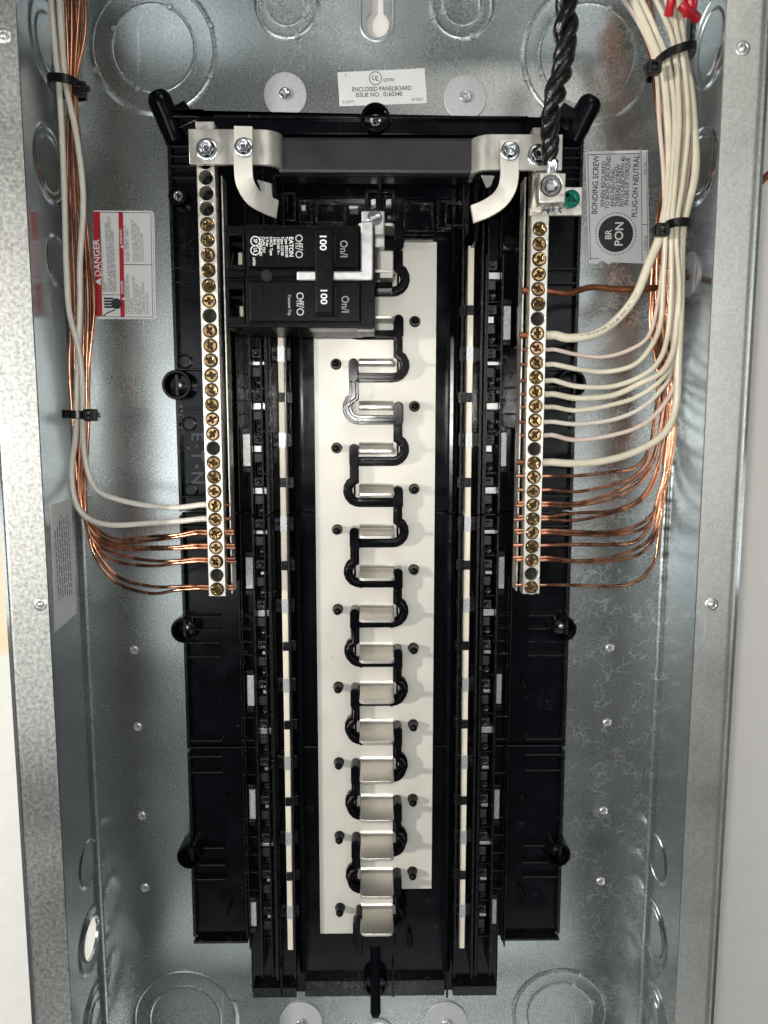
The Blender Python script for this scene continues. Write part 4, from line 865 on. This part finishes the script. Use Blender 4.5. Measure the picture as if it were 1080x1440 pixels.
# left, danger sticker
ds = sticker('sticker', [(131, 296), (213, 296.5), (217, 300), (219.5, 446), (216, 449), (137, 448.5), (133.5, 445)], .25, 'paper', 'white and red danger sticker on the back plate beside the left wire bundle', 'sticker')
mb = MB()
for q in (((130.8, 297.5), (140.5, 297.5), (144, 445), (134.4, 445)), ((166.5, 298), (173, 298), (175.5, 445.5), (169.5, 445.5))): mb.prism([P(u, v, d) for u, v in q], d - .04, d)
obj('red_band', mb, M['ink_red'], ds)
mb = MB()
for q in (((140, 298), (212, 299), (212, 299.8), (140, 298.8)), ((143.5, 445), (216, 445.6), (216, 446.4), (143.5, 445.8)), ((143, 414), (168.5, 414.3), (168.5, 415), (143, 414.8)), ((174.5, 371.6), (214, 372), (214, 373), (174.5, 372.6)), ((211.8, 299), (212.5, 299), (215, 446), (214.2, 446)), ((214.6, 299), (215, 299), (217.3, 446), (216.9, 446))):
    mb.prism([P(u, v, d) for u, v in q], d - .04, d)
obj('printed_border', mb, M['ink'], ds)
obj('printed_title', text_mesh([('DANGER', *P(136.8, 363, d), 5.4, 90.8, 1.02, 'CENTER'), ('WARNING', *P(170.2, 333, d), 2.2, 90.8, .85, 'CENTER'), ('DANGER', *P(171.8, 404, d), 2.2, 90.8, .9, 'CENTER')], d + .04, .02, .015), M['white_print'], ds)
mb = MB()
for (u, v, k) in ((137.5, 396, 1), (171, 347, .5), (173, 420, .5)): mb.prism([P(u - 4 * k, v, d), P(u + 4 * k, v + 5 * k, d), P(u + 4 * k, v - 5 * k, d)], d + .01, d + .06)
obj('warning_triangle', mb, M['white_print'], ds)
rows = [('HAZARDOUS VOLTAGE WILL CAUSE SEVERE INJURY OR', 145.3, 410, 2.3), ('DEATH.', 149.3, 410, 2.3), ('INSTALLER / ELECTRICIAN HAS A DUTY TO READ AND', 154.5, 410, 2.3), ('FOLLOW THE INSTALLATION INSTRUCTIONS LOCATED AT', 158.6, 410, 2.3), ('THE FOLLOWING URL: TIN INSTRUCTION SHEET', 162.6, 410, 2.3)]
rows2 = [('DO NOT REMOVE OR ALTER', 177.5, 368, 2.2), ('HAZARD SEVERITY LABELS', 181, 368, 2.2), ('INSTALLATEUR / ELECTRICIEN ET', 189, 368, 2.2), ('SUIVRE LES DIRECTIVES SITUEES', 193, 368, 2.2), ('POUR A LIRE L URL SUIVANT', 197, 368, 2.2), ('TIN INSTRUCTION SHEET', 201.5, 368, 2.0),
         ('TENSION DANGEREUSE PEUT', 178, 442, 2.2), ('CAUSER DES BLESSURES GRAVES', 182, 442, 2.2), ('OU LA MORT', 186, 442, 2.2), ('L INSTALLATEUR ELECTRICIEN', 190.5, 442, 2.2), ('DOIT LIRE ET SUIVRE LES', 194.5, 442, 2.2), ('DIRECTIVES SITUEES A', 198.5, 442, 2.2), ('L ADRESSE URL SUIVANTE', 203, 442, 2.2), ('TIN INSTRUCTION', 208, 442, 2.0)]
obj('printed_text', text_mesh([(s_, *P(u, v, d), z, 90.8, .72, 'LEFT') for s_, u, v, z in rows], d, .02, .003), M['ink'], ds)
obj('printed_text', text_mesh([(s_, *P(u, v, d), z, 90.8, .76, 'LEFT') for s_, u, v, z in rows2], d, .02, .004), M['ink_grey'], ds)
# pictogram: hand with lightning
hx, hy = P(157, 427, d); mb = MB()
mb.prism(circle(hx + 3.0, hy, 3.3, 16), d - .03, d + .01)
for j in range(4): mb.prism([(hx - 4.6, hy - 2.6 + j * 1.7), (hx + 1.2, hy - 2.6 + j * 1.7), (hx + 1.2, hy - 1.4 + j * 1.7), (hx - 4.6, hy - 1.4 + j * 1.7)], d - .03, d + .02)
mb.prism(ribbon([(hx - 5.5, hy - 7.5), (hx - 1.2, hy - 4.2), (hx - 2.8, hy - 5.8), (hx + 2, hy - 3.6)], .9), d - .03, d + .015)
obj('shock_symbol', mb, M['ink'], ds)
# sheet label on the left side wall
q = [PX(u, v, -WX + .3) for u, v in ((72, 712), (100, 700), (108, 862), (78, 889))]
sl = obj('paper_sheet', MB(LW).prism([(max(3, a), b) for a, b in q], .05, .3), M['paper'], None, label='grey paper data sheet pasted inside the left side wall, partly under the flange', cat='sticker')
mb = MB(LW); a0 = min(p[0] for p in q) + 6; a1 = max(p[0] for p in q) - 6; yt = q[1][1] - 8; yb = q[2][1] + 14
i = 0
while a0 + i * 3.2 < a1:
    y = yt - random.random() * 10
    while y > yb:
        l = random.uniform(2, 7); mb.box(a0 + i * 3.2, a0 + i * 3.2 + 1.1, max(yb, y - l), y, .28, .34); y -= l + 1.1
    i += 1
obj('printed_text', mb, M['ink_grey'], sl, kind='stuff')

# ------------------------------------------------------------------ wires
def wire(pts, r, m, label, group, name, cat='wire', seg=10, jig=0.0):
    p3 = []
    for u, v, d_ in pts: x, y = P(u, v, d_); p3.append((x, y, d_))
    return obj(name, MB().tube(spline(p3, 7), r, seg), M[m], None, label=label, cat=cat, group=group, smooth=True)
WG = 'white insulated wires of the right bundle'; CG = 'bare copper wires of the right bundle'
YR = barpos['right'][1]; XRb = barpos['right'][0]; YL = barpos['left'][1]; XLb = barpos['left'][0]
def bar_pt(side, idx, dx, dy=0, d_=55):
    x, ys = barpos[side]; return (x + dx, ys[idx] + dy, d_)
def wire3(head_, pts, r, m, label, group, name='wire', cat='wire', seg=10):
    p3 = list(head_)
    for u, v, d_ in pts: x, y = P(u, v, d_); p3.append((x + random.uniform(-.55, .55), y + random.uniform(-.8, .8), d_ + random.uniform(-.5, .5)))
    return obj(name, MB().tube(spline(p3, 7), r, seg), M[m], None, label=label, cat=cat, group=group, smooth=True)
def land(side, idx, dy=0, tip=3.5):
    s = 1 if side == 'right' else -1
    return [bar_pt(side, idx, -s * (5 + tip), dy), bar_pt(side, idx, 0, dy), bar_pt(side, idx, s * 7, dy), bar_pt(side, idx, s * 12, dy, 54.5)]
rightW = [  # idx, material, radius, dy, points(bar -> top), label
    (7, 'white_wire', 2.5, -.4, [(800, 476, 53), (835, 469, 50), (865, 451, 48), (893, 415, 48), (912, 372, 50), (929, 325, 52), (938, 270, 52), (940, 200, 50), (935, 120, 50), (930, 90, 50), (905, 30, 46), (880, -30, 42)], 'thick white wire with faint print landing highest of the white wires on the right bar'),
    (8, 'pink_wire', 1.15, -.4, [(812, 498, 50), (850, 503, 46), (888, 493, 44), (912, 470, 44), (926, 425, 44), (932, 372, 46), (935, 325, 50), (934, 250, 52), (928, 170, 52), (922, 100, 50), (903, 45, 46), (865, -15, 42)], 'thin pinkish wire just below the thick white wire on the right bar'),
    (9, 'white_wire', 1.45, -.6, [(812, 519, 52), (850, 522, 49), (888, 513, 48), (912, 492, 48), (927, 455, 48), (934, 390, 50), (938, 325, 54), (944, 250, 55), (948, 170, 54), (943, 95, 54), (925, 45, 50), (893, -20, 46)], 'cream wire from the ninth screw down the right bar'),
    (10, 'white_wire', 1.45, -1.6, [(812, 543, 52), (860, 543, 50), (900, 532, 49), (925, 510, 50), (940, 470, 50), (944, 400, 52), (944, 325, 56), (951, 250, 57), (956, 170, 56), (951, 95, 56), (941, 45, 52), (915, -20, 48)], 'cream wire from the tenth screw down the right bar'),
    (11, 'white_wire', 1.7, -1.2, [(812, 561, 51), (860, 556, 49), (900, 541, 48), (932, 521, 50), (950, 480, 50), (953, 400, 50), (950, 325, 52), (958, 250, 50), (963, 170, 50), (958, 95, 50), (948, 45, 50), (932, -20, 46)], 'slightly thicker cream wire from the eleventh screw down the right bar'),
    (12, 'white_wire', 1.35, -.4, [(812, 577, 52), (860, 571, 49), (900, 556, 47), (932, 530, 48), (949, 495, 48), (954, 410, 52), (952, 325, 57), (962, 250, 58), (969, 170, 58), (962, 95, 57), (952, 45, 54), (944, -20, 52)], 'cream wire from the twelfth screw down the right bar'),
    (13, 'white_wire2', 1.3, -.8, [(812, 598, 51), (860, 592, 48), (900, 577, 46), (930, 550, 46), (945, 515, 46), (948, 420, 46), (945, 325, 48), (953, 250, 46), (957, 170, 46), (952, 95, 46), (946, 45, 46), (938, -20, 44)], 'greyish white wire second lowest of the thin white wires on the right bar'),
    (14, 'pink_wire', 1.35, -.4, [(812, 617, 50), (860, 611, 46), (902, 597, 44), (932, 570, 44), (950, 530, 44), (957, 440, 46), (955, 325, 50), (966, 250, 50), (973, 170, 50), (967, 95, 50), (957, 45, 48), (950, -20, 46)], 'pale pink white wire landing just above the empty hole in the middle of right bar'),
    (16, 'white_wire', 2.2, .2, [(812, 651, 52), (860, 645, 49), (905, 629, 47), (935, 607, 47), (950, 572, 48), (955, 510, 49), (957, 420, 50), (960, 325, 54), (976, 250, 56), (978, 190, 56), (970, 120, 55), (964, 90, 54), (958, 30, 52), (950, -30, 50)], 'thick cream wire landing lowest of the white wires on the right bar'),
]
def bare_end(w, side, idx, dy, tip):
    s = 1 if side == 'right' else -1
    p = [bar_pt(side, idx, -s * (6.5 + tip), dy), bar_pt(side, idx, 0, dy), bar_pt(side, idx, s * 6.2, dy)]
    obj('bare_end', MB().tube([p[0], p[1], p[2]], 0.95 if tip < 2 else 1.7, 10), M['copper_old'], w, smooth=True)
for idx, m, r, dy, pts, lab in rightW:
    w_ = wire3([bar_pt('right', idx, 5.6, dy), bar_pt('right', idx, 8, dy), bar_pt('right', idx, 12, dy, 54.5)], pts, r, m, lab, WG, 'white_wire')
    bare_end(w_, 'right', idx, dy, 2.4 if r > 2 else random.uniform(.2, 1.6))
    if idx == 7:                    # faint printed marks on the thick wire
        pth = spline([P(u, v, d_) + (d_,) for u, v, d_ in pts[:5]], 14); mb = MB()
        for i in range(6, 44):
            if random.random() < .3: continue
            x, y, d_ = pth[i]; nx, ny, _ = pth[i + 1]; a = math.atan2(ny - y, nx - x); c_, s_ = math.cos(a), math.sin(a)
            q4 = [(x + c_ * lx - s_ * ly, y + s_ * lx + c_ * ly) for lx, ly in ((-.45, -.5), (.45, -.5), (.35, .5), (-.3, .5))]
            mb.prism(q4, d_ + 2.2, d_ + 2.62)
        obj('printed_marks', mb, M['ink_grey'], w_, kind='stuff')
for idx, m, r, dy, pts, lab in rightW:
    if r > 2: pass
upR = lambda du, dd: [(922 + du * 1.9, 450, 32 + dd * 1.6), (926 + du * .9, 325, 38 + dd), (936 + du * .7, 235, 36 + dd * .5), (928 + du, 150, 34 + dd), (917 + du, 80, 32 + dd), (905 + du, 20, 30 + dd), (893 + du, -30, 28 + dd)]
R_C = [
    (17, .3, [(812, 671, 51), (860, 665, 46), (893, 655, 42), (913, 630, 40), (925, 590, 38), (930, 520, 36)], 0, 0, 'highest landing bare copper wire on the right bar'),
    (18, .3, [(812, 692, 51), (860, 683, 46), (890, 670, 42), (910, 648, 40), (926, 605, 38), (932, 530, 36)], -4, 3, 'bare copper wire sharing no screw, second landing below the thick cream wire'),
    (19, .9, [(812, 706, 51), (860, 695, 46), (890, 680, 42), (912, 655, 40), (928, 610, 38), (934, 540, 36)], 3, -2, 'upper of two bare copper wires under the sixth lowest screw of the right bar'),
    (19, -.9, [(812, 709, 49), (860, 700, 45), (895, 682, 41), (916, 655, 38), (931, 610, 36), (936, 540, 34)], -2, -5, 'lower of two bare copper wires under the sixth lowest screw of the right bar'),
    (20, .9, [(812, 723, 51), (860, 717, 46), (895, 703, 42), (915, 680, 40), (930, 630, 38), (936, 550, 36)], 5, 4, 'upper of two bare copper wires under the fifth lowest screw of the right bar'),
    (20, -.9, [(812, 732, 49), (860, 722, 45), (898, 706, 41), (919, 680, 38), (934, 630, 36), (939, 550, 34)], 1, -7, 'lower of two bare copper wires under the fifth lowest screw of the right bar'),
    (21, .9, [(812, 749, 51), (860, 750, 46), (898, 738, 42), (920, 722, 40), (931, 690, 38), (937, 610, 36), (940, 540, 36)], 7, 1, 'upper of two bare copper wires under the fourth lowest screw of the right bar'),
    (21, -.9, [(812, 752, 49), (860, 754, 45), (901, 743, 41), (923, 725, 38), (934, 690, 36), (941, 610, 34), (942, 540, 34)], 4, 6, 'lower of two bare copper wires under the fourth lowest screw of the right bar'),
    (22, 0, [(812, 764, 51), (860, 767, 46), (892, 760, 42), (913, 740, 40), (926, 700, 38), (934, 630, 36), (938, 550, 36)], 9, -3, 'single bare copper wire under the third lowest screw of the right bar'),
    (23, .9, [(812, 787, 51), (860, 782, 46), (897, 772, 42), (918, 750, 40), (930, 705, 38), (938, 620, 36), (943, 540, 36)], 10, 3, 'upper of two bare copper wires under the second lowest screw of the right bar'),
    (23, -.9, [(812, 791, 49), (860, 789, 45), (899, 779, 41), (921, 755, 38), (933, 705, 36), (941, 620, 34), (945, 540, 34)], 8, -6, 'lower of two bare copper wires under the second lowest screw of the right bar'),
    (25, .4, [(812, 824, 50), (855, 825, 46), (892, 820, 42), (912, 803, 40), (923, 780, 38), (930, 720, 36), (937, 640, 34), (943, 560, 32)], 12, 0, 'lowest bare copper wire of the right bar, making the widest bend'),
]
for idx, dy, pts, du, dd, lab in R_C: wire3(land('right', idx, dy, random.uniform(2.5, 6)), pts[:-2] + [(u + (du - 3) * .9 + random.uniform(-2, 2), v, d_) for u, v, d_ in pts[-2:]] + upR(du, dd), 1.0 if idx != 22 else 1.15, 'copper', lab, CG, 'copper_wire')
gx = barpos['right']
wire3([bar_pt('right', 4, -8, 0), bar_pt('right', 4, 0, 0), bar_pt('right', 4, 8, -.5)], [(800, 411, 53), (830, 404, 50), (870, 407, 46), (912, 406, 40), (940, 402, 30), (958, 394, 24), (972, 386, 20)], 1.75, 'copper_old', 'thick dull brown copper ground wire crossing to the washer plate on the right wall', None, 'ground_wire')
WL = 'white wires of the left bundle'; CL = 'bare copper wires of the left bundle'
wl19 = wire3([bar_pt('left', 19, -5.6, -.2), bar_pt('left', 19, -9, -.2)], [(250, 712, 52), (213, 710, 49), (165, 703, 45), (135, 686, 42), (119, 650, 42), (115, 595, 44), (117, 540, 46), (110, 490, 47), (98, 440, 47), (93, 370, 46), (91, 290, 44), (89, 210, 44), (82, 122, 44), (78, 70, 42), (71, -20, 40)], 1.65, 'white_wire2', 'white wire landing higher of the two white wires on the left bar', WL, 'white_wire')
wl20 = wire3([bar_pt('left', 20, -5.6, -.2), bar_pt('left', 20, -9, -.2)], [(255, 732, 52), (213, 736, 49), (160, 740, 45), (127, 731, 42), (106, 705, 40), (100, 660, 40), (105, 610, 42), (109, 540, 44), (111, 440, 45), (111, 370, 46), (116, 300, 46), (115, 250, 46), (105, 180, 46), (93, 122, 46), (86, 60, 44), (83, -20, 42)], 1.65, 'white_wire2', 'lower landing white wire of the two white wires on the left bar', WL, 'white_wire')
bare_end(wl19, 'left', 19, -.2, .8); bare_end(wl20, 'left', 20, -.2, 1.2)
L_C = [(21, .9, [(250, 752, 52), (213, 756, 48), (165, 758, 43), (135, 744, 40), (115, 715, 38), (108, 680, 37)], 0, 0, 'upper of two bare copper wires under the fourth lowest screw of the left bar'),
       (21, -.9, [(250, 755, 50), (213, 761, 46), (165, 763, 41), (137, 752, 38), (117, 722, 36), (110, 680, 35)], 4, -4, 'lower of two bare copper wires under the fourth lowest screw of the left bar'),
       (22, .9, [(250, 768, 52), (213, 769, 48), (165, 767, 43), (135, 751, 40), (117, 722, 38), (112, 685, 37)], 8, 2, 'upper of two bare copper wires under the third lowest screw of the left bar'),
       (22, -.9, [(250, 772, 50), (213, 774, 46), (165, 773, 41), (137, 759, 38), (120, 728, 36), (114, 685, 35)], 12, -3, 'lower of two bare copper wires under the third lowest screw of the left bar'),
       (23, .9, [(250, 788, 52), (213, 789, 48), (165, 781, 43), (136, 763, 40), (121, 735, 38), (115, 690, 37)], 15, 4, 'upper of two bare copper wires under the second lowest screw of the left bar'),
       (23, -.9, [(250, 792, 50), (213, 796, 46), (165, 789, 41), (138, 772, 38), (122, 741, 36), (117, 690, 35)], 18, -5, 'lower of two bare copper wires under the second lowest screw of the left bar'),
       (25, .9, [(250, 825, 52), (213, 826, 48), (170, 813, 43), (142, 785, 40), (126, 748, 38), (119, 700, 37)], 20, 1, 'upper of two bare copper wires under the lowest screw of the left bar'),
       (25, -.9, [(250, 830, 50), (213, 833, 46), (168, 822, 41), (138, 790, 38), (123, 748, 36), (120, 700, 35)], 10, -7, 'lower of two bare copper wires under the lowest screw of the left bar')]
for idx, dy, pts, du, dd, lab in L_C:
    j0 = random.uniform(-2, 2); up = [(103 + du * 1.15, 600, 36 + dd), (100 + du * 1.3 + j0, 520, 36 + dd), (98 + du * 1.7 - j0, 430, 35 + dd), (96 + du * 1.4 + j0, 330, 34 + dd), (94 + du * 1.05, 230, 34 + dd), (96 + du * .6, 123, 38 + dd * .7), (93 + du * 1.2 - j0, 50, 36 + dd), (90 + du * 1.5, -20, 34 + dd)]
    wire3(land('left', idx, dy, random.uniform(3, 6)), pts + up, 1.0, 'copper', lab, CL, 'copper_wire')
# copper wire leaving the box outside on the right
xq = [P(1096, 234, 40) + (40,), P(1078, 248, 36) + (36,), P(1060, 266, 30) + (30,), P(1042, 283, 24) + (24,)]
obj('copper_wire', MB().tube(spline(xq, 5), 2.0, 10), M['copper_old'], None, label='short dull copper wire crossing the wall outside the box at the right edge', cat='wire', smooth=True)

# red wires and a red connector at the top right
for i, (pts, r) in enumerate((([(952, -30, 66), (944, 2, 62), (940, 22, 58)], 2.3), ([(975, -30, 60), (972, 4, 58), (968, 22, 54)], 3.4))):
    wire([*pts], r, 'red', ['red wire stub behind the white wires, left of the other red stub', 'thicker red sleeved wire end right of the white wires, at the top edge'][i], 'red wires at the top right', 'red_wire')
wire([(958, 6, 58), (966, 14, 58), (980, 26, 52)], 2.6, 'red', 'short red wire lying slanted across the other red wires', 'red wires at the top right', 'red_wire')
wire([(974, -30, 40), (975, 20, 38), (973, 60, 34), (968, 84, 34)], 1.6, 'black_wire', 'short thin black wire behind the white bundle at the top right', None, 'black_wire')

# twisted black service cable
sp = spline([P(u, v, d_) + (d_,) for u, v, d_ in ((806, -45, 66), (797, 10, 70), (795, 60, 74), (790, 98, 76), (780, 135, 78), (774, 170, 78), (773, 200, 77), (774, 229, 74))], 14)
cab = thing('twisted_cable', (sp[0][0], sp[0][1], sp[0][2]), 'thick black cable of three twisted strands coming down into the lug', 'cable')
rads = lambda t: 3.2 - .5 * t + .25 * math.sin(t * 37)
for j in range(3):
    pts = []; rr = []
    for i, p in enumerate(sp):
        t_ = i / (len(sp) - 1); ph = 2 * math.pi * (j / 3 + t_ * 3.6) + .5 * math.sin(t_ * 11 + j * 2); ro = (3.4 + .5 * math.sin(t_ * 23 + j * 4)) * (1 - .38 * t_)
        pts.append((p[0] + ro * math.cos(ph), p[1], p[2] + ro * math.sin(ph))); rr.append(rads(t_) * (1 - .12 * t_))
    obj('strand', MB().tube(pts, rr, 14), M['black_wire'], cab, smooth=True)
mb = MB()
for i in range(9):
    a_ = i * .7; xx, yy = P(775 + 5 * math.cos(a_), 232, 74); mb.tube([(xx - 1.2, yy + 5, 75 + 1.8 * math.sin(a_)), (xx + .6, yy - 1, 76 + 1.5 * math.sin(a_)), (xx + .2, yy - 10, 71)], .85, 8)
obj('bare_strand', mb, M['zinc_bright'], cab, smooth=True)

# ------------------------------------------------------------------ cable ties
def cable_tie(u0, u1, v, d0, d1, slope, uh, label, hw=9, head_left=True):
    xa, ya = P(u0, v, (d0 + d1) / 2); xb, yb = P(u1, v + slope, (d0 + d1) / 2); cx, cy = (xa + xb) / 2, (ya + yb) / 2
    t = thing('cable_tie', (cx, cy, (d0 + d1) / 2), label, 'cable tie', 'black cable ties on the wire bundles')
    rx = (xb - xa) / 2; rd = (d1 - d0) / 2; n = 40; mb = MB(); rows = []; sl = (yb - ya) / (xb - xa)
    for i in range(n):
        a = 2 * math.pi * i / n; ca, sa = math.cos(a), math.sin(a)
        e = 0.75
        x = rx * math.copysign(abs(ca) ** e, ca); dd = rd * math.copysign(abs(sa) ** e, sa)
        x2 = x * (1 - 1.1 / rx); dd2 = dd * (1 - 1.1 / rd)
        y = sl * x
        rows.append([mb.v(cx + x, cy + y + 2.3, (d0 + d1) / 2 + dd), mb.v(cx + x, cy + y - 2.3, (d0 + d1) / 2 + dd), mb.v(cx + x2, cy + y - 2.3, (d0 + d1) / 2 + dd2), mb.v(cx + x2, cy + y + 2.3, (d0 + d1) / 2 + dd2)])
    for i in range(n):
        a, b = rows[i], rows[(i + 1) % n]
        for k in range(4): mb.bm.faces.new((a[k], a[(k + 1) % 4], b[(k + 1) % 4], b[k]))
    obj('strap_loop', mb, M['tie'], t, smooth=True, bevel=.25)
    hx_, hy_ = P(uh, v + slope * (uh - u0) / (u1 - u0), d1 + 2)
    o = obj('tie_head', plate('tie_head', rrect(hx_ - 3.6, hx_ + 3.6, hy_ - 3.4, hy_ + 3.4, 1), [rrect(hx_ - 1.6, hx_ + 1.6, hy_ - 1.9, hy_ + 1.9, .4)[::-1]], d1 - 1.2, d1 + 3.6, bevel=.4), M['tie'], t)
    obj('pawl', MB().box(hx_ - 1.4, hx_ + 1.4, hy_ - 1.0, hy_ + .8, d1 - .5, d1 + 2.4), M['tie'], o, bevel=.2)
    sgn = 1 if uh > (u0 + u1) / 2 else -1
    obj('tail_stub', MB().box(min(hx_, hx_ + sgn * 5.4), max(hx_, hx_ + sgn * 5.4), hy_ - 1.4, hy_ + 1.4, d1 + .5, d1 + 1.8), M['tie'], t, bevel=.3)
cable_tie(72, 118, 121, 26, 52, 4, 112, 'upper cable tie round the left bundle near its top')
cable_tie(93, 134, 582, 24, 52, 2, 127, 'lower cable tie round the left bundle above its bend')
cable_tie(914, 971, 96, 26, 62, -16, 920, 'slanting cable tie round the fanned top of the right bundle')
cable_tie(925, 962, 323, 28, 63, 0, 931, 'cable tie round the right bundle beside the bonding sticker')
